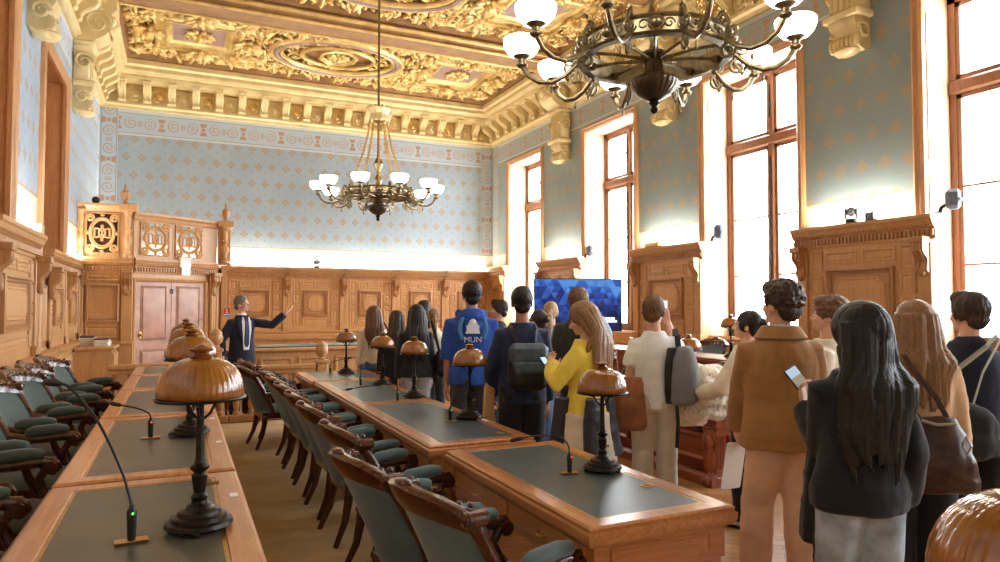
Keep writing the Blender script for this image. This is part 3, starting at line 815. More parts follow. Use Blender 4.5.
parapet(MBm, LBn, [(.12, .62), (.86, .62)], LB, None, 3.44, False)
b = MB(); b.M = MA; vase_post(b, LA - .1, .08, GZ0 + .03, 3.44); vase_post(b, .07, .06, GZ0 + .03, 3.44, .8); b.cbox(LA - .24, LA + .06, -.1, .2, 3.43, 3.58, .015)
b.build('carved_post', OAK, LB)
b = MB(); vase_post(b, .86, 15.86, GZ0 + .03, 3.34, 1.15); b.cbox(.72, 1.04, 15.74, 16.05, 3.33, 3.46, .015); b.cbox(.72, .98, 15.9, 16.05, GZ0, 3.4, .01); b.build('carved_post', OAK, LB)
urn('urn_finial', (-.98, 14.85, 3.57), LB); urn('urn_finial', (.87, 15.9, 3.45), LB)
# door
dr = struct('door_1')
b = MB(); b.M = MBm; b.panel((0, -.03, .15), (1, 0, 0), (0, 0, 1), (0, 1, 0), 1.64, 2.03, [(0, 0), (0, .05), (.02, .06), (.06, .04), (.08, .0)], cap=False); b.build('door_frame', OAK, dr)
for k in (0, 1):
    b = MB(); b.M = MBm; x0 = .07 + k * .755; w = .745
    b.box(x0, x0 + w, -.09, -.03, .16, 2.11)
    for za, zb in ((.24, .78), (.95, 2.03)):
        b.panel((x0 + .1, -.03, za), (1, 0, 0), (0, 0, 1), (0, 1, 0), w - .2, zb - za, [(0, 0), (.01, .012), (.02, .0), (.03, .0), (.05, .02), (.08, .028)])
    lf = b.build('door_leaf', DOORL, dr, smooth=25)
    b = MB(); b.M = MBm; hx = x0 + (.1 if k == 0 else w - .06)
    b.cbox(hx - .03, hx + .03, -.03, -.015, 1.0, 1.14, .005); b.ell((hx, .015, 1.07), (.028, .028, .028), 10, 7); b.ell((hx, -.01, 1.35), (.018, .018, .018), 8, 6)
    b.build('door_handle', BRASS, lf)
    b = MB(); b.M = MBm
    for z in (1.95, 1.9): b.cbox(x0 + (w - .03 if k == 0 else 0), x0 + (w if k == 0 else .03), -.03, -.01, z - .02, z + .02, .004)
    b.build('hinge', BRONZE, lf)

def standing(o, label, cat, group=None): return tag(o, label, cat, group)
# exit light and fire notice
e = thing('exit_light', 'white emergency exit light box above the padded double door', 'exit light', (0, 0, 0))
b = MB(); b.M = MBm; b.cbox(.90, 1.16, .06, .12, 2.42, 2.62, .01); b.build('housing', WHITE, e)
b = MB(); b.M = MBm; b.cbox(.95, 1.13, .115, .125, 2.26, 2.5, .004); b.build('sign_plate', glow('lit_white_sign', (245, 250, 248), .5), e)
b = MB(); b.M = MBm; G = (0, 1, 0)
b.box(1.0, 1.01, .125, .127, 2.30, 2.42); b.box(1.065, 1.075, .125, .127, 2.30, 2.42); b.box(1.0, 1.075, .125, .127, 2.41, 2.42); b.ell((1.037, .126, 2.39), (.014, .003, .014), 8, 6); b.prism([(1.02, 2.32), (1.055, 2.32), (1.047, 2.375), (1.027, 2.375)], (0, .125, 0), (1, 0, 0), (0, 0, 1), G, .003)
b.build('pictogram', plain('sign_grey_green', (120, 140, 138), .6), e)
b = MB(); s_ = thing('fire_notice', 'small red, white and blue fire notice on the oak panelling beside the door', 'notice', (.86, 15.83, 0))
b = MB(); b.box(.0, .115, 0, .008, 1.40, 1.58); b.build('board', WHITE, s_)
b = MB(); b.box(.0, .115, -.002, 0, 1.455, 1.58); b.build('red_field', plain('sign_red', (208, 44, 40), .5), s_)
b = MB(); b.box(.0, .115, -.002, 0, 1.40, 1.438); b.build('blue_field', plain('sign_blue', (70, 140, 200), .5), s_)
b = MB(); b.box(.04, .05, -.004, -.002, 1.47, 1.565); b.box(.06, .07, -.004, -.002, 1.47, 1.565); b.box(.03, .08, -.004, -.002, 1.475, 1.488); b.build('white_mark', WHITE, s_)

# balustrade, newels, bench desk
def baluster_rail(nm, x0, x1, y, zt, label, n0):
    r = thing(nm, label, 'balustrade', ((x0 + x1) / 2, y, 0)); L = (x1 - x0) / 2
    b = MB(); b.cbox(-L, L, -.07, .07, zt - .07, zt, .015); b.cbox(-L, L, -.05, .05, zt - .13, zt - .07, .01); b.build('handrail', OAK, r)
    b = MB(); b.cbox(-L, L, -.06, .06, .0, .10, .012); b.build('base_rail', OAK_D, r)
    n = max(3, int((x1 - x0) / .17)); h = zt - .23
    P = [(.045, 0), (.045, .08), (.028, .11), (.04, .2), (.045, .3), (.025, .44), (.022, .52), (.035, .56), (.025, .6), (.036, .75), (.028, .88), (.045, .92), (.045, 1)]
    first = None
    for i in range(n):
        x = -L + 2 * L * (i + .5) / n
        if first is None:
            b = MB(); b.lathe([(q, .10 + z * h) for q, z in P], (0, 0, 0), 12); first = b.build('baluster', OAK_D, r); o = first
        else: o = first.copy(); COL.objects.link(o)
        o.location = (x, 0, 0)
    return r
baluster_rail('balustrade', -.85, .62, 10.35, .86, 'low oak balustrade with turned balusters in front of the padded door', 0)
baluster_rail('balustrade', .64, 1.83, 10.35, .785, 'short oak balustrade with turned balusters before the man in the suit', 0)
def newel(x, y, h, label):
    r = thing('newel_post', label, 'newel post', (x, y, 0)); k = h - .34
    b = MB(); b.cbox(-.075, .075, -.075, .075, 0, k, .012); b.panel((-.05, -.075, .2), (1, 0, 0), (0, 0, 1), (0, -1, 0), .1, k - .3, [(0, 0), (.01, .01), (.02, .0)]); b.cbox(-.095, .095, -.095, .095, k, k + .05, .012); b.cbox(-.095, .095, -.095, .095, 0, .14, .012); b.build('post', OAK, r)
    b = MB(); b.lathe([(.05, k + .05), (.06, k + .07), (.04, k + .09), (.085, k + .14), (.095, k + .20), (.08, k + .245), (.085, k + .25), (.085, k + .265), (.07, k + .29), (.03, k + .32), (.0, k + .34)], seg=20); b.build('acorn_finial', OAK, r)
newel(1.92, 10.35, 1.13, 'oak newel post with acorn finial behind the far end of the middle desks')
newel(.47, 10.46, 1.33, 'tall oak newel post with round finial between the door and the man in the suit')
bd = thing('presidium_bench', 'long panelled oak bench with teal leather top along the far end behind the balustrade', 'bench', (3.25, 12.2, 0))
b = MB(); b.box(-2.1, 2.15, -.36, .3, .0, .9); n = 7
for i in range(n): b.panel((-2.1 + i * 4.25 / n + .05, -.36, .3), (1, 0, 0), (0, 0, 1), (0, -1, 0), 4.25 / n - .1, .48, PAN)
b.moulding([(0, 0), (.05, 0), (.05, .12), (.03, .16), (0, .16)], (-2.1, -.36, 0), (2.15, -.36, 0), (0, -1, 0))
b.build('panel_front', OAK, bd, smooth=25)
b = MB(); b.cbox(-2.16, 2.2, -.44, .36, .88, .945, .02); b.build('top', OAK, bd)
b = MB(); b.cbox(-2.1, 2.14, -.40, .3, .944, .965, .008); b.build('leather_top', TEAL, bd)
bb = thing('bench_back', 'long oak bench back with moulded cap below the far wall panelling', 'bench', (4.3, 14.6, 0))
b = MB(); b.box(-3.2, 3.3, 0, .1, .15, 1.0); b.moulding([(0, .94), (.06, .94), (.08, 1.0), (.08, 1.05), (-.12, 1.05), (-.12, 1.0)], (-3.2, 0, 0), (3.3, 0, 0), (0, -1, 0)); b.build('back_board', OAK, bb, smooth=25)
b = MB(); b.cbox(-3.2, 3.3, -.55, 0, .5, .58, .02); b.box(-3.15, 3.25, -.5, -.44, .15, .5); b.build('seat', OAK_D, bb)

# low cupboard with papers
cb = thing('low_cupboard', 'low oak cupboard in the corner under the left gallery panel', 'cupboard', (-1.30, 13.9, 0))
b = MB(); b.box(-.3, .25, -.45, .45, 0, .9); b.cbox(-.3, .30, -.5, .5, .88, .935, .012); b.build('body', OAK, cb, smooth=25)
for k in (0, 1):
    b = MB(); b.box(.25, .27, -.43 + k * .44, -.01 + k * .44, .1, .84); b.panel((.27, -.40 + k * .44, .14), (0, 1, 0), (0, 0, 1), (1, 0, 0), .36, .66, SM); d = b.build('door', OAK, cb, smooth=25)
    b = MB(); b.ell((.295, -.05 + k * .1, .5), .014); b.build('knob', BRASS, d)
for k, (x, y, n) in enumerate(((-1.46, 14.0, 5), (-1.22, 13.85, 4))):
    lab = ('stack of papers on the corner cupboard, against the wall', 'shorter stack of papers at the front of the corner cupboard')[k]
    st = thing('paper_stack', lab, 'papers', (x, y, .937), 0, 'paper stacks on the corner cupboard')
    for i in range(n):
        b = MB(); b.at((0, 0, 0), random.uniform(-.15, .15)); b.cbox(-.11, .11, -.15, .15, i * .035, i * .035 + .031, .004); b.build('file', PAPER if i < n - 1 else plain('dark_folder', (92, 84, 78), .6), st)

# ================================================= desks
TP = [(.02, -.085), (.008, -.075), (.0, -.055), (.0, -.03), (.012, -.022), (.008, -.008), (.02, 0), (.095, 0), (.10, -.004)]
def desk(x0, x1, y0, y1, zt, zf, label, cat='desk', leather_m=None, wood_m=None, group=None, front='left', modesty=False):
    W, L = x1 - x0, y1 - y0; wm = wood_m or TAB; H = zt - zf
    r = thing('desk', label, cat, ((x0 + x1) / 2, (y0 + y1) / 2, zf), 0, group); hw, hl = W / 2, L / 2
    b = MB(); b.panel((-hw, -hl, H), (1, 0, 0), (0, 1, 0), (0, 0, 1), W, L, TP, cap=False); b.box(-hw + .02, hw - .02, -hl + .02, hl - .02, H - .085, H - .02); b.build('top_frame', wm, r, smooth=30)
    b = MB(); b.box(-hw + .098, hw - .098, -hl + .098, hl - .098, H - .02, H - .003); b.build('leather_inlay', leather_m or LEATHER, r, smooth=0)
    b = MB(); b.panel((-hw + .098, -hl + .098, H - .003), (1, 0, 0), (0, 1, 0), (0, 0, 1), W - .196, L - .196, [(0, 0), (.0, .0008), (.012, .0008), (.012, 0)], cap=False); b.build('gilt_line', BRASS, r, smooth=0)
    b = MB(); b.cbox(-hw + .045, hw - .045, -hl + .045, hl - .045, H - .22, H - .08, .006)
    b.moulding([(0, 0), (.012, 0), (.012, .02), (0, .02)], (-hw + .045, -hl + .045, H - .225), (-hw + .045, hl - .045, H - .225), (-1, 0, 0)); b.build('apron', wm, r, smooth=25)
    for s in (-1, 1):
        b = MB(); b.cbox(-hw + .042, hw - .042, min(s * (hl - .045), s * (hl - .035)), max(s * (hl - .045), s * (hl - .035)), H - .222, H - .08, .003); b.panel((-hw + .12, s * (hl - .035), H - .2), (1, 0, 0), (0, 0, 1), (0, s, 0), W - .24, .10, [(0, 0), (.005, .006), (.012, .006), (.018, .001)]); b.build('end_rail', TABX if wood_m is None else wm, r, smooth=20)
    side = -1 if front == 'left' else 1
    n = 3 if L > 1.9 else 2; dw = (L - .16) / n
    for i in range(n):
        ya = -hl + .08 + i * dw
        b = MB(); xx = side * (hw - .045); b.cbox(min(xx, xx + side * .012), max(xx, xx + side * .012), ya + .01, ya + dw - .01, H - .205, H - .10, .004); d = b.build('drawer', wm, r)
        b = MB()
        yk = ya + dw / 2
        b.tube([(xx + side * .012, yk - .03, H - .15), (xx + side * .03, yk - .03, H - .155), (xx + side * .034, yk, H - .16), (xx + side * .03, yk + .03, H - .155), (xx + side * .012, yk + .03, H - .15)], .005, 6); b.build('handle', BRASS, d)
    # pedestal ends
    for s in (-1, 1):
        b = MB(); ya, yb = sorted((s * (hl - .09), s * (hl - .20)))
        b.box(-hw + .09, hw - .09, ya, yb, .0, H - .22)
        yo = s * (hl - .09)
        b.panel((-hw + .22, yo, .16), (1, 0, 0), (0, 0, 1), (0, s, 0), W - .44, H - .46, PAN)
        b.cbox(-hw + .06, hw - .06, ya - .03, yb + .03, 0, .09, .012)
        for q in (-1, 1):
            xa = q * (hw - .12)
            b.cbox(xa - .06, xa + .06, ya - .025, yb + .025, .09, H - .22, .008); b.cbox(xa - .075, xa + .075, ya - .04, yb + .04, H - .27, H - .22, .01)
            for f in (-.03, 0, .03): b.tube([(xa + f, yo + s * .027, .16), (xa + f, yo + s * .027, H - .3)], .011, 6)
            for f in (-.03, .0, .03): b.tube([(q * (hw - .058), yo - s * .055 + f, .16), (q * (hw - .058), yo - s * .055 + f, H - .3)], .011, 6)
        b.build('pedestal', TABX if wood_m is None else wm, r, smooth=30)
        for q in (-1, 1):                        # scroll bracket beside the pedestal
            b = MB(); pts = []; rr = []
            for i in range(20):
                t = i / 19; a = 2.6 * pi * t; R = .10 * (1 - .8 * t)
                pts.append((q * (hw - .12), s * (hl - .30) - s * R * cos(a) * .9, H - .36 + R * sin(a))); rr.append(.035 * (1 - .4 * t))
            b.tube(pts, rr, 8); b.tube([(q * (hw - .12), s * (hl - .22), .12), (q * (hw - .12), s * (hl - .25), .3), (q * (hw - .12), s * (hl - .32), H - .42), (q * (hw - .12), s * (hl - .38), H - .26)], [.05, .04, .035, .04], 8)
            b.build('scroll_bracket', MAH, r)
    if modesty:
        b = MB(); xx = -side * (hw - .10); b.box(min(xx, xx - side * -.03), max(xx, xx - side * -.03), -hl + .1, hl - .1, .05, H - .2)
        n = 3; w = (L - .3) / n
        for i in range(n): b.panel((xx - side * .03, -hl + .15 + i * w + .03, .2), (0, 1, 0), (0, 0, 1), (-side, 0, 0), w - .06, H - .5, PAN)
        b.moulding([(0, 0), (.07, 0), (.07, .08), (.045, .11), (0, .11)], (xx - side * .03, -hl + .05, 0), (xx - side * .03, hl - .05, 0), (-side, 0, 0))
        b.build('modesty_panel', wm, r, smooth=25)
        for s in (-1, 1):
            b = MB(); xq = xx - side * .06
            b.lathe([(.06, .0), (.06, .1), (.04, .13), (.055, .2), (.06, .28), (.035, .36), (.05, .42), (.06, .48), (.05, H - .24), (.065, H - .22)], (xq, s * (hl - .12), 0), 14, flute=7, fd=.1)
            b.ell((xq - side * .02, s * (hl - .12), .42), (.06, .05, .09), 8, 6); b.ell((xq - side * .03, s * (hl - .12), .06), (.07, .06, .06), 8, 6); b.build('carved_leg', REDW, r)
    return r
MX0, MX1 = 1.40, 2.15
DK = {}
DK['m0'] = desk(.98, 1.74, -.35, 1.5, .78, .012, 'walnut desk in the near right corner under the blurred lamp')
DK['m1'] = desk(1.45, 2.21, 2.28, 3.88, .78, .012, 'near walnut desk with blue grey leather top, nearest of the middle row', group=None)
DK['m2'] = desk(MX0, MX1, 4.03, 6.0, .78, .012, 'second walnut desk of the middle row, before the boy in the blue hoodie')
DK['m3'] = desk(MX0, MX1, 6.0, 7.97, .78, .012, 'third walnut desk of the middle row, where the woman with black shoulder bag stands')
DK['m4'] = desk(1.37, 2.3, 8.02, 9.18, .78, .012, 'farthest walnut desk of the middle row, next to the acorn newel')
LX0, LX1 = -.45, .235
LT = [(1.42, 3.13), (3.16, 4.86), (4.89, 6.42), (6.45, 7.7), (7.73, 8.8)]
ll = ['nearest desk of the left row, under the large amber lamp', 'second desk of the left row, with low bent microphone', 'third desk of the left row', 'fourth desk of the left row', 'farthest desk of the left row']
for k, (a, c_) in enumerate(LT): desk(LX0, LX1, a, c_, .95, .17, 'walnut and olive leather ' + ll[k], leather_m=LEATHER_L)
desk(4.35, 5.13, 4.75, 6.85, .76, .0, 'red oak desk with carved leg behind the boy in the white t-shirt', leather_m=LEATHER, wood_m=REDW, front='right', modesty=True)
desk(4.35, 5.13, 6.9, 9.0, .76, .0, 'red oak desk behind the girl in the yellow sweater', leather_m=LEATHER, wood_m=REDW, front='right', modesty=True)
for k, (a, c_) in enumerate(((3.85, 5.9), (5.95, 7.95), (8.0, 10.0))):
    desk(6.32, 7.0, a, c_, .95, .17, 'red oak desk of the raised window row, ' + ('nearest, behind the long haired women', 'middle one, behind the curly haired boy', 'farthest, beside the television')[k], leather_m=LEATHER, wood_m=REDW, front='right', modesty=True)
# white labels and grommets belong to the desks
def on_desk(r, nm, mat, x, y, w, l, h=.0015, rnd_=False):
    loc = r.location; b = MB(); z = (.78 - .012 if loc.z < .1 else .78)
    x -= loc.x; y -= loc.y
    if rnd_: b.lathe([(.018, z - .006), (.03, z - .003), (.03, z + .001), (.022, z + .002), (.02, z - .003)], (x, y, 0), 18, caps=False)
    else: b.box(x - w / 2, x + w / 2, y - l / 2, y + l / 2, z - .001, z + h)
    b.build(nm, mat, r, smooth=30)
for x, y, k in ((2.05, 2.71, 'm1'), (2.04, 3.42, 'm1'), (1.99, 4.25, 'm2'), (2.0, 5.78, 'm2'), (2.0, 7.2, 'm3')): on_desk(DK[k], 'cable_grommet', BRASS, x, y, 0, 0, rnd_=True)
for x, y, k in ((2.16, 2.85, 'm1'), (2.1, 4.75, 'm2')): on_desk(DK[k], 'name_sticker', PAPER, x, y, .03, .09)
ds = [o for o in COL.objects if o.name.startswith('desk') and o.type == 'EMPTY' and abs(o.location.x - (LX0 + LX1) / 2) < .01]
for o, ys in zip(ds, ((2.72,), (3.8, 4.6), (5.5,), (7.0,), ())):
    for y in ys: on_desk(o, 'name_sticker', PAPER, .19, y, .028, .05)

# ================================================= armchairs
def make_chair(label, up=VELVET):
    r = thing('armchair', label, 'chair')
    def bk(u, v, off=0.0):
        """back surface: u -1..1 across, v 0..1 up"""
        w = .215 + .036 * v + .018 * sin(pi * v)
        xb = -.20 - .17 * v - .03 * v * v
        x = xb + .13 * u * u * (1 - .25 * v) + off
        return (x, u * w, .40 + .46 * v - .02 * u * u)
    # upholstered shell, a closed body with padding to the front
    b = MB(); NU, NV = 16, 12
    rings = []
    for j in range(NV + 1):
        v = j / NV; ring = []
        for i in range(NU + 1): ring.append(bk(-1 + 2 * i / NU, v, -.028 * (1 - .2 * abs(-1 + 2 * i / NU))))
        for i in range(NU, -1, -1):
            u = -1 + 2 * i / NU; pad = .035 * (1 - u ** 4) * (sin(pi * min(1, v * 1.05)) ** .5 if v < .95 else .2)
            ring.append(bk(u, v, .012 + pad))
        rings.append(ring)
    b.loft(rings); b.build('backrest', up, r, smooth=60)
    # crest rail with ears
    b = MB(); rings = []
    for i in range(29):
        u = -1.1 + 2.2 * i / 28; top = 1.215 - .10 * abs(u) ** 2.6 + .006 * cos(u * 9) * (abs(u) < .9); lo = .965 - .03 * abs(u) ** 3
        ring = []
        for j, (f, o_) in enumerate(((0, -.034), (.25, -.042), (.6, -.044), (.9, -.040), (1.0, -.02), (1.0, .012), (.9, .034), (.6, .040), (.25, .036), (0, .03))):
            q = bk(u, lo + (top - lo) * f); ring.append((q[0] + o_ * (1 if abs(u) < 1.06 else .6), q[1], q[2]))
        rings.append(ring)
    b.loft(rings)
    for u in (-1.06, 1.06):
        q = bk(u, 1.02); c = (q[0], q[1], q[2] + .012); sg = 1 if u > 0 else -1
        b.lathe([(.0, -.046), (.022, -.046), (.033, -.038), (.033, .034), (.022, .042), (.0, .042)], c, 16, axis='X')
        for f in (-.046, .042):
            p2 = []; r2 = []
            for i in range(18):
                t = i / 17; a = 3 * pi * t; R = .029 * (1 - .75 * t)
                p2.append((c[0] + f, c[1] - sg * R * cos(a), c[2] + R * sin(a))); r2.append(.008)
            b.tube(p2, r2, 6)
        b.ell((c[0], c[1] - sg * .03, c[2] + .044), (.014, .016, .011), 8, 6)
    for i in range(9):                              # carving along the front of the crest
        u = (i - 4) * .2; q = bk(u, 1.1); b.ell((q[0] + .04, q[1], q[2]), (.012, .022, .02), 8, 5)
    q = bk(0, 1.22); b.ell((q[0], 0, q[2]), (.028, .05, .016), 10, 6)
    b.build('crest_rail', MAH, r, smooth=50)
    # side stiles sweeping into the arms
    for s in (-1, 1):
        e = [bk(s * 1.03, v) for v in (1.0, .85, .7, .55)]
        b = MB(); q = e[-1]
        pts = e + [(q[0] + .05, s * .258, .625), (q[0] + .13, s * .266, .605), (.02, s * .27, .61), (.14, s * .27, .625), (.215, s * .268, .62), (.235, s * .266, .595), (.215, s * .265, .575)]
        b.tube(pts, [.03, .028, .027, .027, .026, .026, .028, .03, .034, .03, .022], 8, flat=.8, round_ends=True)
        b.lathe([(0, -.036), (.034, -.033), (.034, .033), (0, .036)], (.212, s * .267, .598), 14, axis='Y')
        b.tube([(.19, s * .265, .60), (.15, s * .264, .54), (.17, s * .258, .48), (.21, s * .25, .42)], [.026, .022, .024, .03], 8)
        low = [bk(s * 1.03, v) for v in (.58, .4, .2, 0)]
        b.tube(low + [(-.16, s * .235, .36)], [.024, .022, .022, .024, .03], 8, round_ends=True)
        arm = b.build('arm', MAH, r, smooth=60)
        b = MB(); b.tube([(-.055, s * .27, .652), (-.03, s * .27, .66), (.1, s * .27, .672), (.145, s * .27, .668)], [.03, .035, .035, .03], 12, flat=.95, round_ends=True); b.build('arm_pad', up, arm, smooth=80)
    # seat and rail
    b = MB()
    def sec(x, w, z0, z1): return [(x, -w, z0), (x, w, z0), (x, w, z1), (x, -w, z1)]
    b.loft([sec(-.19, .215, .345, .41), sec(0, .255, .345, .41), sec(.22, .275, .345, .41), sec(.255, .262, .35, .405)])
    b.build('seat_rail', MAH, r, smooth=30)
    b = MB(); rings = []
    for x, w, h in ((-.2, .18, .42), (-.16, .215, .45), (0, .245, .47), (.17, .262, .465), (.24, .255, .44), (.255, .235, .41)):
        ring = []
        for i in range(13):
            u = -1 + 2 * i / 12; ring.append((x, u * w, .40 + (h - .40) * (1 - abs(u) ** 5)))
        ring += [(x, w, .395), (x, -w, .395)]
        rings.append(ring)
    b.loft(rings); b.build('seat_cushion', up, r, smooth=60)
    for (x, y, sx, sy) in ((.21, .235, .03, .01), (.21, -.235, .03, -.01), (-.16, .2, -.10, .025), (-.16, -.2, -.10, -.025)):
        b = MB(); b.tube([(x, y, .37), (x + sx * .05, y, .30), (x + sx * .3, y + sy * .3, .16), (x + sx, y + sy, .0)], [.032, .032, .025, .019], 8, flat=.9); b.build('leg', MAH, r)
    return r
ch_m = make_chair('x'); ch_l = make_chair('x', VELVET_LIT)
def seat(src, first, x, y, z, rz, label, grp):
    o = src if first else dup(src)
    o.location = (x, y, z); o.rotation_euler = (0, 0, rz); o['label'] = label; o['group'] = grp; return o
mid = [(1.23, 2.63, 10), (1.12, 3.27, 8), (1.22, 4.08, 4), (1.22, 4.93, 3), (1.23, 5.6, 3), (1.23, 6.27, 2), (1.23, 6.95, 3), (1.24, 7.6, 0), (1.03, 8.45, 8), (1.14, 9.14, 5)]
ml = ['nearest blue grey armchair of the middle row, cut by the frame bottom', 'second blue grey armchair of the middle row, with shiny carved crest', 'third blue grey armchair of the middle row, straddling the desk joint', 'fourth blue grey armchair of the middle row, from the front', 'fifth blue grey armchair of the middle row, from the front', 'sixth blue grey armchair of the middle row, from the front', 'seventh blue grey armchair of the middle row, from the front', 'eighth blue grey armchair of the middle row, partly hidden in the line', 'blue grey armchair pulled out into the aisle, seen whole from its back and side', 'last blue grey armchair beyond the pulled out one, near the speaker']
for i, (x, y, a) in enumerate(mid): seat(ch_m, i == 0, x, y, .012, radians(a), ml[i], 'armchairs along the middle desks')
left = [(-.86, 2.5, -8), (-.87, 3.36, -10), (-.88, 4.22, -12), (-.88, 5.06, -14), (-.88, 5.94, -12), (-.87, 6.75, -15), (-.88, 7.5, -9), (-.87, 8.3, -12)]
l2 = ['green grey armchair at the left edge beside the nearest desk, only its arms showing', 'second green grey armchair of the left row, cut by the left edge', 'green grey armchair with curled crest at the left edge', 'dark framed green grey armchair just right of the one at the left edge', 'green grey armchair of the left row behind the microphone head', 'sixth green grey armchair of the left row, against the dado', 'seventh green grey armchair of the left row, against the dado', 'farthest green grey armchair of the left row, nearest the corner cupboard']
for i, (x, y, a) in enumerate(left): seat(ch_l, i == 0, x, y, .17, radians(a), l2[i], 'armchairs along the left desks')
right = [(5.42, 5.3, 0, 178, 'blue grey armchair behind the red desk, hidden by the cream jacket'), (5.42, 6.3, 0, 176, 'blue grey armchair behind the red desk right of the backpack'), (5.45, 7.72, 0, 182, 'blue grey armchair behind the red desk between the yellow sweater and white t-shirt'), (5.42, 8.6, 0, 180, 'blue grey armchair behind the red desk below the television'),
         (7.35, 4.5, .17, 180, 'blue grey armchair by the windows behind the brown haired woman'), (7.3, 6.37, .17, 190, 'blue grey armchair by the windows right of the curly haired boy'), (7.3, 8.29, .17, 195, 'blue grey armchair by the windows left of the small amber lamp'), (7.3, 9.3, .17, 185, 'blue grey armchair by the windows near the television')]
for i, (x, y, z, a, l) in enumerate(right): seat(ch_m, False, x, y, z, radians(a), l, 'armchairs of the window side')
seat(ch_m, False, .45, 11.3, 0, radians(-100), 'blue grey armchair behind the balustrade beside the man in the suit', 'armchairs of the window side'); 

# ================================================= desk lamps
def make_lamp(label):
    r = thing('desk_lamp', label, 'lamp')
    b = MB(); b.lathe([(.096, .008), (.102, .014), (.098, .026), (.084, .03), (.082, .042), (.066, .046), (.062, .058), (.042, .064), (.036, .074), (.024, .08), (.022, .088)], seg=28)
    for k in range(3): a = 2 * pi * k / 3 + .4; b.ell((.095 * cos(a), .095 * sin(a), .008), (.014, .014, .009), 8, 5)
    b.build('base', BRONZE, r)
    b = MB(); b.lathe([(.022, .085), (.026, .10), (.017, .112), (.020, .13), (.024, .165), (.017, .175), (.028, .185), (.030, .192), (.016, .204), (.013, .22), (.010, .40), (.012, .41)], seg=16)
    for k in range(3):
        a = 2 * pi * k / 3 + .3
        b.tube([(.01 * cos(a), .01 * sin(a), .34), (.03 * cos(a), .03 * sin(a), .355), (.045 * cos(a), .045 * sin(a), .385), (.09 * cos(a), .09 * sin(a), .40), (.122 * cos(a), .122 * sin(a), .405)], .005, 6)
    b.build('stem', BRONZE, r)
    b = MB(); b.lathe([(.118, .402), (.134, .402), (.136, .407), (.134, .411), (.118, .411)], seg=36, caps=False); b.build('shade_ring', BRONZE, r)
    b = MB(); b.tube([(.012, 0, .13), (.05, 0, .135), (.056, 0, .135)], [.005, .005, .008], 6); b.build('switch', BRASS, r)
    b = MB(); b.lathe([(.124, .411), (.129, .416), (.1285, .436), (.124, .458), (.114, .482), (.099, .503), (.079, .519), (.055, .529), (.03, .534), (.022, .530)], seg=168, flute=42, fd=.007, caps=False); b.lathe([(.112, .412), (.118, .43), (.104, .475), (.07, .512), (.03, .526), (.0, .528)], seg=28); b.build('glass_shade', AMBER, r, smooth=80)
    b = MB(); b.lathe([(.03, .530), (.034, .538), (.022, .545), (.02, .549), (.034, .555), (.036, .561), (.022, .567), (.008, .573), (0, .575)], seg=18); b.build('knob', plain('amber_brown_wood', (120, 66, 28), .25), r)
    return r
lm = make_lamp('x'); fst = [True]
def lampat(x, y, z, label, g, rz=0, sc=1.0):
    o = lm if fst[0] else dup(lm); fst[0] = False
    o.location = (x, y, z); o.rotation_euler = (0, 0, rz); o['label'] = label; o['group'] = g; o.scale = (sc, sc, sc)
for i, (y, l) in enumerate(((2.37, 'largest ribbed amber desk lamp, in front on the nearest left desk'), (4.08, 'second amber desk lamp of the left row, just behind the large one'), (5.55, 'third amber desk lamp of the left row'), (7.0, 'fourth amber desk lamp of the left row, topmost in view'))): lampat(.064 - .004 * i, y, .95, l, 'amber lamps on the left desks', .5 * i)
for x, y, l in ((2.03, 3.06, 'amber desk lamp on the near middle desk, before the girl in yellow'), (2.03, 4.89, 'amber desk lamp before the boy in the blue hoodie'), (2.02, 6.23, 'amber desk lamp before the women in dark jackets'), (2.02, 7.35, 'amber desk lamp before the woman in the cream waistcoat'), (1.93, 8.75, 'small amber desk lamp on the farthest middle desk')): lampat(x, y, .781, l, 'amber lamps on the middle desks', x * 7 + y)
lampat(1.12, .564, .781, 'blurred brown lamp shade in the bottom right corner', 'amber lamps on the middle desks', 0, 1.12)
for x, y, z, l in ((5.0, 5.85, .761, 'amber desk lamp on the red desk right of the grey backpack'), (6.66, 6.96, .951, 'amber desk lamp on the window row, left of the curly haired boy'), (6.66, 4.85, .951, 'amber desk lamp on the window row, between the heads of two women')): lampat(x, y, z, l, 'amber lamps on the window side desks', y)

# ================================================= microphones
def mic(x, y, z, pts, label, led=(60, 220, 60), rz=0):
    r = thing('gooseneck_microphone', label, 'microphone', (x, y, z), 0, 'desk microphones')
    b = MB(); b.at((0, 0, 0), rz); b.cbox(-.045, .045, -.022, .022, 0, .004, .0015); b.build('base_plate', BRASS, r)
    b = MB(); b.lathe([(.011, .004), (.012, .01), (.014, .075), (.014, .088), (.009, .096), (.006, .108)], seg=14); b.build('stem', BLACK, r)
    b = MB(); b.ell((.003, -.0135, .083), (.003, .002, .003), 6, 5); b.build('indicator', glow('led_%d' % led[0], led, 3), r)
    P = [Vector((0, 0, .10))] + [Vector(p) for p in pts]
    # smooth the polyline
    Q = []
    n = 22
    for i in range(n + 1):
        t = i / n * (len(P) - 1); k = min(int(t), len(P) - 2); u = t - k
        p0, p1, p2, p3 = P[max(k - 1, 0)], P[k], P[k + 1], P[min(k + 2, len(P) - 1)]
        Q.append(.5 * ((2 * p1) + (p2 - p0) * u + (2 * p0 - 5 * p1 + 4 * p2 - p3) * u * u + (3 * p1 - p0 - 3 * p2 + p3) * u ** 3))
    b = MB(); b.tube(Q, .0042, 8); b.build('gooseneck', BLACK, r)
    d = (Q[-1] - Q[-3]).normalized(); e = Q[-1]
    b = MB(); b.tube([e - d * .005, e + d * .01, e + d * .045, e + d * .055], [.006, .011, .012, .009], 10, round_ends=True); b.build('head', BLACK, r)
    return r
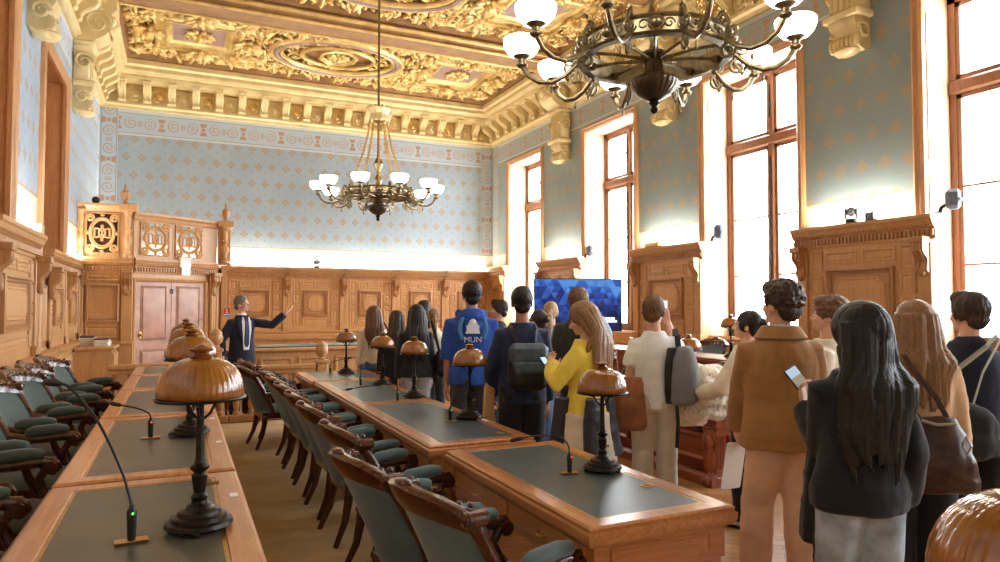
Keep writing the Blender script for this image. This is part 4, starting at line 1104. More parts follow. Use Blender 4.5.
mic(-.12, 2.32, .951, [(-.03, .03, .2), (-.10, .1, .34), (-.18, .16, .44), (-.215, .19, .455)], 'tall black gooseneck microphone in front on the nearest left desk', rz=.12)
mic(-.13, 4.06, .951, [(-.01, .02, .125), (-.06, .06, .148), (-.15, .12, .165)], 'low bent microphone with red light on the second left desk', (255, 40, 30), .1)
mic(-.13, 5.77, .951, [(.0, .0, .14), (.05, .06, .165), (.13, .12, .16)], 'bent microphone on the third left desk', (255, 40, 30), .1)
mic(1.84, 3.08, .781, [(-.012, .0, .15), (-.06, .01, .19), (-.18, .03, .2), (-.25, .05, .19)], 'bent microphone with red light on the near middle desk', (255, 60, 30), -.25)
mic(1.85, 4.83, .781, [(.02, -.02, .16), (.06, -.03, .22), (.09, -.04, .265)], 'upright microphone on the second middle desk, left of the hoodie', (60, 220, 60), -.25)
mic(1.80, 6.03, .781, [(-.01, 0, .135), (-.06, .0, .155), (-.3, .0, .145), (-.42, -.02, .135)], 'long bent microphone reaching left over the middle desk', (60, 220, 60), -.25)
mic(1.77, 7.31, .781, [(0, 0, .13), (0.0, .02, .15), (0.01, .03, .17)], 'short upright microphone before the woman in the cream waistcoat', (60, 220, 60), -.25)
mic(1.73, 8.75, .781, [(.01, 0, .135), (.05, -.02, .16), (.2, -.04, .19)], 'bent microphone beside the small lamp on the farthest middle desk', (60, 220, 60), -.25)

# ================================================= chandeliers
def make_chandelier(label, top):
    r = thing('chandelier', label, 'chandelier')
    b = MB(); b.lathe([(0, .0), (.02, .01), (.035, .035), (.02, .06), (.03, .07), (.045, .085), (.03, .10), (.06, .115)], seg=18); b.build('pendant', BRONZE, r)
    b = MB(); b.lathe([(.05, .11), (.12, .15), (.17, .20), (.185, .25), (.17, .275), (.1, .30), (.075, .34), (.07, .42), (.1, .46), (.1, .48), (.06, .50)], seg=96, flute=24, fd=.02); b.build('urn', plain('gunmetal_brass', (92, 82, 70), .3, .9), r)
    b = MB(); RR, z0, z1 = .55, .41, .56
    b.lathe([(RR - .03, z0), (RR + .03, z0), (RR + .045, z0 + .015), (RR + .02, z0 + .03), (RR + .02, z1 - .03), (RR + .045, z1 - .015), (RR + .03, z1), (RR - .03, z1), (RR - .03, z0)], seg=64, caps=False)
    for k in range(40):                                  # embossed foliage
        a = 2 * pi * k / 40; pts = []
        for i in range(14):
            t = i / 13; q = 2.4 * pi * t; R_ = .04 * (1 - .7 * t); aa = a + (R_ * cos(q)) / RR
            pts.append(((RR + .024) * cos(aa), (RR + .024) * sin(aa), (z0 + z1) / 2 + R_ * sin(q) * (1 if k % 2 else -1)))
        b.tube(pts, .006, 5)
    b.build('ring', ABRASS, r)
    sp = MB(); sp.tube([(.07, 0, .43), (.3, 0, .455), (.53, 0, .46)], [.016, .012, .016], 8); sp.tube([(.47, 0, .459), (.49, 0, .46), (.51, 0, .46), (.53, 0, .46)], [.018, .032, .032, .02], 10); sp_me = sp.mesh('spoke', ABRASS)
    bo = MB(); bo.ell((RR + .035, 0, .49), (.045, .045, .045), 12, 8); bo.lathe([(.06, RR + .02), (.05, RR + .035)], (0, 0, .49), 14, axis='X'); bo_me = bo.mesh('boss', ABRASS)
    chm = MB(); p0 = Vector((.15, 0, 1.82)); p1 = Vector((.55, 0, .58)); n = 34
    for i in range(n):
        t = (i + .5) / n; p = p0.lerp(p1, t) - Vector((1, 0, 0)) * .06 * sin(pi * t); w = .016 if i % 2 else .007
        chm.tube([p + Vector((w * cos(q) * .9, (.023 - w) * cos(q) * .9, .024 * sin(q))) for q in [2 * pi * j / 8 for j in range(8)]], .0055, 5, closed=True)
    chm.tube([p0, p0.lerp(p1, .5) - Vector((.06, 0, 0)), p1], .003, 4); ch_me = chm.mesh('chain', BRASS)
    for k in range(10):
        for me in (sp_me, bo_me, ch_me):
            o = bpy.data.objects.new(me.name.split('.')[0], me); COL.objects.link(o); o.parent = r; o.rotation_euler = (0, 0, 2 * pi * (k + .5) / 10)
    # arms: one mesh, ten copies
    am = MB()
    am.tube([(.56, 0, .46), (.62, 0, .41), (.70, 0, .34), (.80, 0, .30), (.90, 0, .31), (.98, 0, .36), (1.03, 0, .44), (1.04, 0, .50)], [.022, .022, .02, .02, .02, .02, .022, .024], 10)
    am.lathe([(.024, .43), (.045, .45), (.045, .46), (.028, .475), (.03, .50), (.07, .525), (.075, .535)], (1.04, 0, 0), 16)
    for c_, R_, t0 in (((.62, .33), .07, 0), ((.66, .47), .055, 2), ((.58, .58), .05, 1)):
        pts = []; rr = []
        for i in range(20):
            t = i / 19; q = t0 + 2.8 * pi * t; R2 = R_ * (1 - .75 * t); pts.append((c_[0] + R2 * cos(q), 0, c_[1] + R2 * sin(q))); rr.append(.012)
        am.tube(pts, rr, 6)
    am.tube([(.60, 0, .60), (.64, 0, .52), (.61, 0, .44), (.60, 0, .36), (.66, 0, .27), (.68, 0, .33)], .014, 6); am.ell((.8, 0, .24), (.012, .012, .03), 8, 6)
    arm_me = am.mesh('arm', ABRASS)
    bw = MB(); bw.lathe([(.06, .525), (.095, .537), (.13, .575), (.147, .62), (.149, .66), (.143, .667), (.138, .66), (.134, .625), (.10, .565), (.05, .548), (0, .546)], (1.04, 0, 0), 28, caps=False); bw_me = bw.mesh('glass_bowl', BOWL, 80)
    for k in range(10):
        o = bpy.data.objects.new('arm', arm_me); COL.objects.link(o); o.parent = r; o.rotation_euler = (0, 0, 2 * pi * k / 10)
        g = bpy.data.objects.new('glass_bowl', bw_me); COL.objects.link(g); g.parent = o
    b = MB()
    b.lathe([(.045, .48), (.03, .56), (.05, .66), (.075, .74), (.04, .82), (.03, .86), (.05, .92), (.065, .97), (.09, 1.03), (.06, 1.1), (.025, 1.15), (.02, 1.3), (.02, top)], seg=16); b.build('rod', ABRASS, r)
    b = MB(); b.lathe([(.1, 1.80), (.16, 1.80), (.17, 1.83), (.15, 1.86), (.15, 1.93), (.18, 1.97), (.215, 2.02), (.19, 2.03), (.15, 1.98), (.1, 1.96)], seg=30, flute=10, fd=.05, caps=False)
    for k in range(10): a = 2 * pi * k / 10; b.ell((.19 * cos(a), .19 * sin(a), 2.03), (.035, .035, .04), 8, 6)
    b.build('crown', GOLD_P, r)
    return r
cn = make_chandelier('big brass chandelier with lit opal bowls near the camera at top right', 4.4)
cn.location = (3.18, 4.08, 3.07); cn.scale = (.96, .96, .96); cn['group'] = 'chandeliers'
cf = dup(cn, (3.19, 11.97, 3.15), .40, sc=1.0, label='smaller looking brass chandelier with lit opal bowls before the far blue wall')

# ================================================= television
def screenm():
    t = NT('blue_geometric_screen'); v = t.mapping(t.coord(), (1, 1, 1)); sp = t.new('ShaderNodeSeparateXYZ'); t.put(sp.inputs[0], v); m = t.m
    X, Z = sp.outputs[0], sp.outputs[2]; s = 8.0
    a = m('MULTIPLY', m('ADD', X, m('MULTIPLY', Z, .58)), s); c = m('MULTIPLY', m('SUBTRACT', X, m('MULTIPLY', Z, .58)), s); d = m('MULTIPLY', Z, s * 1.16)
    cm_ = t.new('ShaderNodeCombineXYZ'); t.put(cm_.inputs[0], m('FLOOR', a)); t.put(cm_.inputs[1], m('FLOOR', c)); t.put(cm_.inputs[2], m('FLOOR', d))
    wn = t.new('ShaderNodeTexWhiteNoise'); t.put(wn.inputs['Vector'], cm_.outputs[0])
    big = t.noise(t.coord(), 1.6, 2)
    f = m('ADD', m('MULTIPLY', wn.outputs['Value'], .45), m('ADD', m('MULTIPLY', big, .7), m('MULTIPLY', Z, .9)))
    col = t.ramp(f, [(.25, lin((6, 14, 44))), (.6, lin((18, 52, 140))), (.85, lin((50, 112, 214))), (1.0, lin((90, 160, 240)))])
    gl = t.new('ShaderNodeVectorMath', operation='DISTANCE'); t.put(gl.inputs[0], t.coord()); gl.inputs[1].default_value = (-.2, 0, -.22)
    return t.set(col=lin((8, 10, 18)), emc=col, ems=.3, rough=.2)
tv = thing('television', 'large television on a stand with blue geometric screen in front of the windows', 'television', (6.32, 10.25, 0), radians(-14))
b = MB(); b.cbox(-.80, .80, 0, .06, -.465, .465, .01); o = b.build('frame', BLACK, tv); o.location = (0, 0, 1.65)
b = MB(); b.box(-.785, .785, -.003, 0, -.45, .45); o = b.build('screen', screenm(), tv, smooth=0); o.location = (0, 0, 1.65)
b = MB(); b.box(.40, .74, -.006, -.003, -.33, -.21); q = b.build('caption_box', glow('caption_navy', (10, 22, 60), .3), o, smooth=0)
b = MB(); b.box(.44, .66, -.008, -.006, -.262, -.236); b.box(.47, .7, -.008, -.006, -.302, -.272)
for i, (x, w) in enumerate(((.44, .05), (.50, .08), (.59, .07))): b.box(x, x + w, -.009, -.006, -.23, -.222)
b.build('caption_lines', glow('caption_white', (240, 244, 250), 1.0), o, smooth=0)
b = MB(); b.cbox(-.05, .05, .06, .11, .22, 1.7, .01); b.cbox(-.45, .45, -.2, .35, .17, .22, .02); b.build('stand', BLACK, tv)

# ================================================= small devices
def wall_speaker(x, y, z, label):
    r = thing('loudspeaker', label, 'loudspeaker', (x, y, z), radians(0), 'small wall loudspeakers')
    b = MB(); b.at((0, 0, 0), radians(35)); b.cbox(-.09, .09, -.08, .08, -.11, .13, .04); b.build('cabinet', GREYP, r)
    b = MB(); b.at((0, 0, 0), radians(35)); b.ell((-.075, -.07, 0), (.02, .02, .02), 8, 6); b.build('badge', WHITE, r)
    b = MB(); b.tube([(-.02, .05, -.04), (-.06, .10, -.08), (-.06, .12, -.13)], .025, 8); b.cbox(-.11, -.01, .07, .17, -.145, -.13, .006); b.build('bracket', BRONZE, r)
wall_speaker(8.33, 13.0, 2.86, 'small grey loudspeaker on the window reveal above the television')
wall_speaker(8.33, 8.95, 2.89, 'small grey loudspeaker on the window reveal left of the tall middle window')
wall_speaker(8.33, 5.05, 2.90, 'small grey loudspeaker on the window reveal at the far right')
def ptz(x, y, z, rz, label):
    r = thing('camera', label, 'camera', (x, y, z), rz, 'dome cameras')
    b = MB(); b.lathe([(.06, 0), (.075, .01), (.075, .05), (.05, .06)], seg=18); b.build('base', BLACK, r)
    b = MB()
    for s in (-1, 1): b.cbox(s * .065 - .012, s * .065 + .012, -.04, .04, .05, .2, .01)
    b.ell((0, 0, .15), (.06, .07, .065), 14, 9); b.build('head', BLACK, r)
    b = MB(); b.lathe([(.035, -.08), (.038, -.06), (.03, -.05)], (0, 0, .15), 14, axis='Y'); b.build('lens', plain('lens_glass', (150, 156, 170), .1, .4), r)
    return r
ptz(8.10, 6.24, 2.742, radians(-60), 'black dome camera on top of the right oak pier panelling')
ptz(3.21, 18.1, 2.612, 0, 'small dome camera on top of the far wall panelling')
b = MB(); b.cbox(-.05, .05, -.06, .06, 0, .11, .008); b.tube([(0, 0, .1), (0, -.03, .13)], .01, 6); o = b.build('junction_box', GREYP, smooth=30); o.location = (8.1, 5.95, 2.742); tag(o, 'small grey box beside the dome camera on the oak pier', 'box')
b = MB(); b.cbox(-.06, .06, -.2, .2, 0, .09, .012); o = b.build('lamp_housing', BRASS, smooth=30); o.location = (8.06, 10.4, 2.742); tag(o, 'brass box on the ledge of the middle oak pier', 'box')
b = MB(); b.cbox(-.05, .05, -.09, .09, 0, .14, .014); o = b.build('sensor_box', BEIGEP, smooth=30); o.location = (XL + .13, 10.22, 2.532); tag(o, 'beige box on the ledge of the left oak panelling', 'box')
b = MB(); b.ell((0, 0, .07), (.07, .07, .07), 14, 9); b.lathe([(.05, 0), (.055, .02), (.03, .04)], seg=14); o = b.build('dome_sensor', BLACK, smooth=60); o.location = (-1.47, 14.87, 3.562); tag(o, 'dark round device on the left gallery top', 'sensor')

for x, y, a, l in ((4.75, 5.25, .2, 'white sheet of paper at the near end of the red oak desk'), (4.7, 5.75, -.15, 'white sheet of paper on the red oak desk beside the amber lamp'), (4.72, 6.5, .1, 'white sheet of paper on the red oak desk behind the white t-shirt')):
    b = MB(); b.cbox(-.12, .12, -.17, .17, 0, .006, .001); o = b.build('paper_sheet', PAPER); o.location = (x, y, .763); o.rotation_euler = (0, 0, a); tag(o, l, 'paper', 'papers on the red oak desks')  # white sheets stand in for desk-top glare as well as papers
# ================================================= people
DG = None
def remesh(mb, name, mats, voxel=.008, it=3, fold=None, parent=None, factor=.5):
    me = mb.mesh(name + '_src', mats, 0)
    t = bpy.data.objects.new('tmp', me); COL.objects.link(t)
    m = t.modifiers.new('r', 'REMESH'); m.mode = 'VOXEL'; m.voxel_size = voxel; m.adaptivity = 0
    m2 = t.modifiers.new('s', 'SMOOTH'); m2.iterations = it; m2.factor = factor
    bpy.context.view_layer.update(); dg = bpy.context.evaluated_depsgraph_get()
    out = bpy.data.meshes.new_from_object(t.evaluated_get(dg))
    bpy.data.objects.remove(t); bpy.data.meshes.remove(me)
    out.name = name
    if fold:
        nr = [v.normal.copy() for v in out.vertices]
        for v, n in zip(out.vertices, nr): v.co = v.co + n * fold(v.co, n)
    out.materials.clear()
    out.materials.append(mats if not isinstance(mats, (list, tuple)) else mats[0])
    out.polygons.foreach_set('use_smooth', [True] * len(out.polygons)); out.update()
    o = bpy.data.objects.new(name, out); COL.objects.link(o)
    if parent: o.parent = parent
    return o
def folds(amp=.006, f=9.0, seed=0.0, zs=.45):
    def fn(p, n):
        q = Vector((p.x * f + seed, p.y * f, p.z * f * zs))
        a = noise.noise(q); b_ = noise.noise(q * 2.3 + Vector((3, 1, 5)))
        r = 1 - abs(noise.noise(Vector((p.x * 6 + seed, p.y * 6, p.z * 11 + seed * 2)))) * 2
        return amp * (.7 * a + .45 * b_ + .55 * max(0, r - .45))
    return fn
def strands(amp=.006, cy=-.03, f=10, seed=0.0, zf=4):
    def fn(p, n):
        a = atan2(p.x, p.y - cy)
        s = noise.noise(Vector((a * f, p.z * zf + seed, seed))) + .6 * noise.noise(Vector((a * f * 2.7, p.z * zf * 1.6, seed + 4)))
        return amp * s * min(1.0, 4 * math.hypot(p.x, p.y - cy) / .3 + .3)
    return fn
def curls(amp=.014, f=38, seed=0.0):
    def fn(p, n):
        q = p * f; return amp * (.8 * noise.noise(q + Vector((seed, 0, 0))) + .6 * noise.noise(q * 1.9) + .3)
    return fn
def skinm(nm, c):
    t = NT(nm); f = t.noise(t.coord(), 14, 3); col = t.ramp(f, [(.3, lin([x * .93 for x in c])), (.7, lin([min(255, x * 1.05) for x in c]))]); return t.set(col=col, rough=.5, sss=.0)
SK = skinm('skin_light', (222, 172, 146)); SK2 = skinm('skin_tan', (188, 134, 104)); SK3 = skinm('skin_brown', (128, 84, 62))
def hairm(nm, c, c2):
    t = NT(nm); v = t.mapping(t.coord(), (90, 90, 5)); f = t.noise(v, 2.2, 5, .65)
    col = t.ramp(f, [(.3, lin(c)), (.72, lin(c2))]); t.bump(f, .5, .004); return t.set(col=col, rough=.42, spec=.45)
H_BLACK = hairm('hair_black', (10, 8, 8), (30, 24, 23)); H_DBR = hairm('hair_dark_brown', (34, 22, 16), (74, 50, 36)); H_BR = hairm('hair_brown', (70, 46, 30), (128, 90, 60))
H_LBR = hairm('hair_light_brown', (108, 76, 48), (176, 134, 92)); H_BLO = hairm('hair_blond', (150, 116, 76), (206, 172, 124)); H_GREY = hairm('hair_grey', (50, 48, 48), (150, 146, 142))
EYEW = plain('eye_white', (236, 232, 226), .25); IRIS = plain('iris_brown', (52, 34, 24), .2); LIPS = plain('lips', (176, 98, 88), .45)
_cl = {}
def CL(nm, c, **k):
    if nm not in _cl: _cl[nm] = cloth(nm, c, **k)
    return _cl[nm]

def ik(a, t, l1, l2, pole):
    a, t, pole = Vector(a), Vector(t), Vector(pole); d = t - a; L = min(d.length, (l1 + l2) * .999); d.normalize()
    t = a + d * L; x = (l1 * l1 - l2 * l2 + L * L) / (2 * L); h = sqrt(max(0, l1 * l1 - x * x))
    pp = (pole - d * pole.dot(d)); pp = pp.normalized() if pp.length > 1e-6 else Vector((0, -1, 0))
    return a + d * x + pp * h, t
def hand(b, w, d, n, s, curl=.5, mirror=1):
    """palm with four fingers and a thumb: w wrist, d pointing direction, n palm side"""
    d = Vector(d).normalized(); n = Vector(n); n = (n - d * n.dot(d)).normalized(); sd = d.cross(n) * mirror
    R = Matrix((sd, d, n)).transposed()
    w = Vector(w)
    b.ell(w + d * .05 * s, (.041 * s, .054 * s, .017 * s), 12, 8, R)
    b.ell(w + d * .025 * s + sd * .022 * s, (.02 * s, .034 * s, .017 * s), 10, 7, R)
    for k, L in enumerate((.066, .078, .072, .056)):
        p = w + d * (.088 - .004 * abs(k - 1)) * s + sd * (.029 - .0195 * k) * s
        pts = [w + d * .05 * s + sd * (.024 - .016 * k) * s, p]; dirn = Vector(d)
        for j, fr in enumerate((.45, .32, .23)):
            a = curl * (.55 + .35 * j)
            dirn = (d * cos(a) + n * sin(a)) if j == 0 else (dirn * cos(curl * .8) + (n - dirn * n.dot(dirn)).normalized() * sin(curl * .8))
            pts.append(pts[-1] + dirn.normalized() * L * fr * s)
        b.tube(pts, [.009 * s, .0095 * s, .009 * s, .0082 * s, .007 * s], 8, round_ends=True)
    p = w + d * .02 * s + sd * .03 * s
    td = (d * .65 + sd * .75 + n * .25 * (1 + curl)).normalized(); t2 = (d * .9 + sd * .3 + n * .5 * curl).normalized()
    b.tube([p, p + td * .035 * s, p + td * .035 * s + t2 * .03 * s, p + td * .035 * s + t2 * .05 * s], [.013 * s, .0115 * s, .0105 * s, .0085 * s], 8, round_ends=True)

class Person:
    def __init__(s, label, loc, rz, H, skin=SK, build=1.0, head=(0, 0), hl=None, hr=None, pl=(-.6, -.7, -.3), pr=(.6, -.7, -.3), feet=((-.10, 0), (.10, .0)), fem=False, z0=0.0, curl=(.45, .45), lean=0.0, pn=None, hd=None, group='visitors standing in the aisle'):
        s.k = H / 1.75; k = s.k; s.bw = build; s.fem = fem
        s.root = thing('person', label, 'person', (loc[0], loc[1], z0), radians(rz), group)
        s.M = Matrix.Translation((loc[0], loc[1], z0)) @ Matrix.Rotation(radians(rz), 4, 'Z')
        s.loc = (loc[0], loc[1], z0); s.rz = radians(rz)
        shx = (.142 if fem else .160) * k * build
        s.sh = [Vector((-shx, lean * .8, 1.372 * k)), Vector((shx, lean * .8, 1.372 * k))]
        s.lean = lean
        tl = Vector(hl) * k if hl else Vector((-shx - .06, .04, .80 * k)); tr = Vector(hr) * k if hr else Vector((shx + .06, .04, .80 * k))
        s.el, s.wr = [], []
        for i, (t, p) in enumerate(((tl, pl), (tr, pr))):
            e, w = ik(s.sh[i], t, .285 * k, .255 * k, p); s.el.append(e); s.wr.append(w)
        s.hip = [Vector((-.09 * k, 0, .92 * k)), Vector((.09 * k, 0, .92 * k))]
        s.an = [Vector((f[0] * k, f[1] * k, .085 * k)) for f in feet]
        s.kn = []
        for i in (0, 1):
            m_ = (s.hip[i] + s.an[i]) * .5; s.kn.append(m_ + Vector((0, .025 * k, .03 * k)))
        s.Rh = Matrix.Rotation(radians(head[0]), 3, 'Z') @ Matrix.Rotation(radians(head[1]), 3, 'X')
        s.piv = Vector((0, lean + .0, 1.53 * k)); s.skin = skin; s.curl = curl
        s.body(pn or (None, None), hd or (None, None))
    def hp(s, p):
        """point on the head: offset from the pivot, scaled and turned"""
        return s.piv + s.Rh @ (Vector(p) * s.k)
    def he(s, b, c, r, seg=14, rings=10):
        b.ell(s.hp(c), [x * s.k for x in r], seg, rings, s.Rh)
    def tors(s, e=0.0, z0=.84, z1=1.475, hemw=0.0, n=20, neck=.06):
        """torso rings with ease e"""
        k = s.k; w = s.bw; f = s.fem
        tab = [(.40, .185, .135), (.62, .175, .13), (.84, .162, .115), (.93, .17 if f else .162, .118), (1.02, .15 if f else .152, .105), (1.10, .128 if f else .148, .095), (1.22, .138 if f else .156, .107), (1.31, .142 if f else .160, .108), (1.365, .128 if f else .146, .096), (1.41, .098 if f else .112, .082), (1.445, .074 if f else .082, .068), (1.48, neck, .058)]
        rings = []
        zs = [z0] + [t[0] for t in tab if z0 + .02 < t[0] < z1 - .01] + [z1]
        for z in zs:
            for a, b_ in zip(tab, tab[1:]):
                if a[0] <= z <= b_[0] + 1e-6:
                    t = (z - a[0]) / (b_[0] - a[0]); rx = a[1] + (b_[1] - a[1]) * t; ry = a[2] + (b_[2] - a[2]) * t; break
            h = max(0, (1.1 - z) / .4) * hemw
            ly = s.lean * max(0, (z - .95) / .55)
            rings.append([((rx * w + e + h) * k * cos(q), ly + (ry * (w * .5 + .5) + e + h * .7) * k * sin(q), z * k) for q in [2 * pi * i / n for i in range(n)]])
        return rings
    def body(s, pn, hd):
        k = s.k; b = MB()
        b.loft(s.tors(-.006))
        b.tube([(0, s.lean - .005, 1.44 * k), s.hp((0, -.012, .03)), s.hp((0, -.005, .09))], [.056 * k, .052 * k, .05 * k], 12)
        s.he(b, (0, -.012, .125), (.076, .094, .096), 20, 14); s.he(b, (0, .022, .075), (.06, .07, .078), 16, 12); s.he(b, (0, .066, .022), (.03, .026, .022)); s.he(b, (0, .03, .03), (.05, .05, .035))
        s.he(b, (0, .075, .122), (.05, .016, .012)); s.he(b, (0, .080, .047), (.024, .016, .009))
        for x in (-1, 1): s.he(b, (x * .077, -.008, .09), (.012, .022, .032)); s.he(b, (x * .036, .062, .078), (.022, .02, .02))
        b.tube([s.hp((0, .084, .112)), s.hp((0, .1, .09)), s.hp((0, .109, .076))], [.009 * k, .011 * k, .014 * k], 8, round_ends=True); s.he(b, (-.012, .094, .073), (.009, .01, .008)); s.he(b, (.012, .094, .073), (.009, .01, .008))
        for i in (0, 1):
            S, E, W = s.sh[i], s.el[i], s.wr[i]; c = Vector((0, s.lean * .6, 1.37 * k))
            b.tube([c.lerp(S, .6), S, S.lerp(E, .35), E, E.lerp(W, .3), W], [.055 * k, .05 * k, .046 * k, .038 * k, .038 * k, .025 * k], 12, round_ends=True)
            d = Vector(hd[i]) if hd[i] else (W - E)
            nn = Vector(pn[i]) if pn[i] else Vector((1 if i == 0 else -1, .2, 0))
            hand(b, W, d, nn, k * (.94 if s.fem else 1.0), s.curl[i], 1 if i == 0 else -1)
            b.tube([s.hip[i] + Vector((0, 0, .03)), s.kn[i], s.kn[i].lerp(s.an[i], .35), s.an[i]], [.085 * k, .056 * k, .054 * k, .036 * k], 12, round_ends=True)
            b.ell(s.an[i] + Vector((0, .05 * k, -.045 * k)), (.04 * k, .11 * k, .035 * k), 12, 8)
        s.b = remesh(b, 'body', s.skin, .0072, 3, None, s.root)
        for x in (-1, 1):
            e = MB(); s.he(e, (x * .032, .0755, .098), (.0135, .0105, .0085), 10, 7); eo = e.build('eye', EYEW, s.root, 80)
            e = MB(); s.he(e, (x * .032, .0845, .098), (.0062, .003, .0062), 8, 6); e.build('iris', IRIS, eo, 80)
        e = MB(); s.he(e, (0, .0935, .048), (.019, .004, .0042), 10, 6); e.build('mouth', LIPS, s.root, 80)
    # ---- clothing
    def top(s, nm, mat, ease=.02, hem=.86, sleeve=1.0, hemw=.0, sl=.018, amp=.005, collar=None, seed=1.0, voxel=.011, neck=.066, label=None, zt=1.475, puff=0):
        k = s.k; b = MB(); b.loft(s.tors(ease, hem, zt, hemw, 24, neck))
        for i in (0, 1):
            S, E, W = s.sh[i], s.el[i], s.wr[i]; c = Vector((0, s.lean * .6, 1.355 * k))
            if sleeve > .5:
                T = E.lerp(W, (sleeve - .5) * 2); pts = [c.lerp(S, .55), S, S.lerp(E, .5), E, E.lerp(T, .5), T]; r = [.05, .05, .05, .044, .042 + puff, .034 + puff * .6]
            else:
                T = S.lerp(E, sleeve * 2); pts = [c.lerp(S, .55), S, S.lerp(T, .6), T]; r = [.05, .05, .055, .056]
            b.tube(pts, [(x + sl) * k for x in r], 14)
        if collar:
            r0, h = collar
            b.tube([(0, s.lean - .005, 1.45 * k), (0, s.lean - .004, (1.45 + h) * k)], [(r0 + .012) * k, r0 * k], 16)
        o = remesh(b, nm, mat, voxel, 4, folds(amp * 1.15, 9, seed), s.root)
        if label: o['label'] = label
        return o
    def legs(s, mat, w=.0, taper=.0, nm='trousers', zlow=.06, amp=.005, seed=3.0, label=None):
        k = s.k; b = MB(); b.loft(s.tors(.012, .84, 1.06, 0, 22))
        for i in (0, 1):
            h, n, a = s.hip[i], s.kn[i], s.an[i]; lo = Vector((a.x, a.y, zlow * k))
            b.tube([h + Vector((0, -.0, .05 * k)), h + Vector((0, -.008, -.10 * k)), n, n.lerp(lo, .5), lo], [(.095 + w * .3) * k, (.092 + w * .5) * k, (.068 + w) * k, (.064 + w * 1.2 - taper * .5) * k, (.058 + w * 1.35 - taper) * k], 16)
        for sgn in (-1, 1): b.ell((sgn * .075 * k, -.05 * k, .90 * k), (.085 * k, .085 * k, .10 * k), 14, 9)
        o = remesh(b, nm, mat, .0125, 4, folds(amp, 8, seed, .8), s.root)
        if label: o['label'] = label
        return o
    def shoes(s, mat, sole=None):
        k = s.k
        for i in (0, 1):
            a = s.an[i]; b = MB()
            b.ell((a.x, a.y + .055 * k, .05 * k), (.05 * k, .13 * k, .045 * k), 14, 9); b.tube([(a.x, a.y - .01, .05 * k), (a.x, a.y - .015, .12 * k)], [.05 * k, .045 * k], 12)
            o = remesh(b, 'shoe', mat, .01, 3, None, s.root)
            b = MB(); b.loft([[(a.x + .05 * k * cos(q), a.y + .052 * k + .135 * k * sin(q), z) for q in [2 * pi * j / 20 for j in range(20)]] for z in (.0, .022)]); b.build('sole', sole or BLACK, o)
    # ---- hair
    def hair(s, kind, mat, zend=1.2, seed=0.0, vol=1.0, label=None):
        b = MB(); k = s.k
        if kind == 'short':
            s.he(b, (0, -.024, .143), (.087 * vol, .102 * vol, .093 * vol), 18, 12); s.he(b, (0, -.062, .075), (.068, .046, .062)); s.he(b, (0, .0, .19), (.06, .06, .042 * vol))
            for x in (-1, 1): s.he(b, (x * .07, -.015, .12), (.018, .04, .045))
            f = strands(.005, -.02, 12, seed, 36)
        elif kind == 'tuft':
            s.he(b, (0, -.024, .145), (.092 * vol, .106 * vol, .096 * vol), 18, 12); s.he(b, (0, -.066, .075), (.07, .046, .06)); s.he(b, (0, .03, .2), (.07, .065, .045))
            for x in (-1, 1): s.he(b, (x * .074, -.015, .11), (.02, .045, .05))
            f = strands(.008, -.02, 12, seed, 16)
        elif kind == 'curly':
            s.he(b, (0, -.028, .15), (.1 * vol, .112 * vol, .1 * vol), 18, 12); s.he(b, (0, -.07, .08), (.078, .05, .065)); s.he(b, (0, .03, .2), (.075, .07, .05))
            rn = random.Random(seed)
            for i in range(150):
                a, t = rn.uniform(0, 2 * pi), rn.uniform(.05, 2.0)
                p = Vector((sin(t) * cos(a) * .098 * vol, -.03 + sin(t) * sin(a) * .108 * vol, .15 + cos(t) * .1 * vol))
                if p.y > .05 and p.z < .17: continue
                s.he(b, p, (.013, .013, .013), 7, 5)
            f = curls(.006, 60, seed)
        else:
            s.he(b, (0, -.024, .14), (.086 * vol, .104 * vol, .096 * vol), 18, 12)
            for x in (-1, 1): s.he(b, (x * .068, .005, .11), (.02, .05, .06))
            if kind == 'long':
                rings = []
                ze = zend * k
                sec = [(.240, .012, .02, -.03), (.232, .045 * vol, .055, -.03), (.205, .074 * vol, .088, -.03), (.16, .09 * vol, .101, -.034), (.11, .095 * vol, .096, -.044), (.05, .1 * vol, .082, -.06), (-.02, .11 * vol, .072, -.07)]
                for dz, rx, ry, cy in sec:
                    c = s.hp((0, cy, dz)); rings.append([tuple(c + s.Rh @ Vector((rx * k * cos(q), ry * k * sin(q), 0))) for q in [2 * pi * i / 20 for i in range(20)]])
                base = s.hp((0, -.07, -.05)); zt = base.z
                for t in (.18, .36, .54, .7, .85, 1.0):
                    z = zt + (ze - zt) * t; back = -(.112 + .03 * t) * k + s.lean * max(0, (z / k - .95) / .55)
                    rx = (.122 - .05 * t ** 3) * k * vol; ry = (.056 - .03 * t) * k; cx = base.x * (1 - t * .5) + .01 * sin(t * 8 + seed) * k
                    rings.append([(cx + rx * cos(q) * (1 + .05 * sin(t * 11 + seed)), back + ry * sin(q), z + (.035 * cos(q * 3 + seed) + .02 * cos(q * 5)) * (t > .9)) for q in [2 * pi * i / 20 for i in range(20)]])
                b.loft(rings)
                rn = random.Random(seed)            # loose locks flowing over the surface
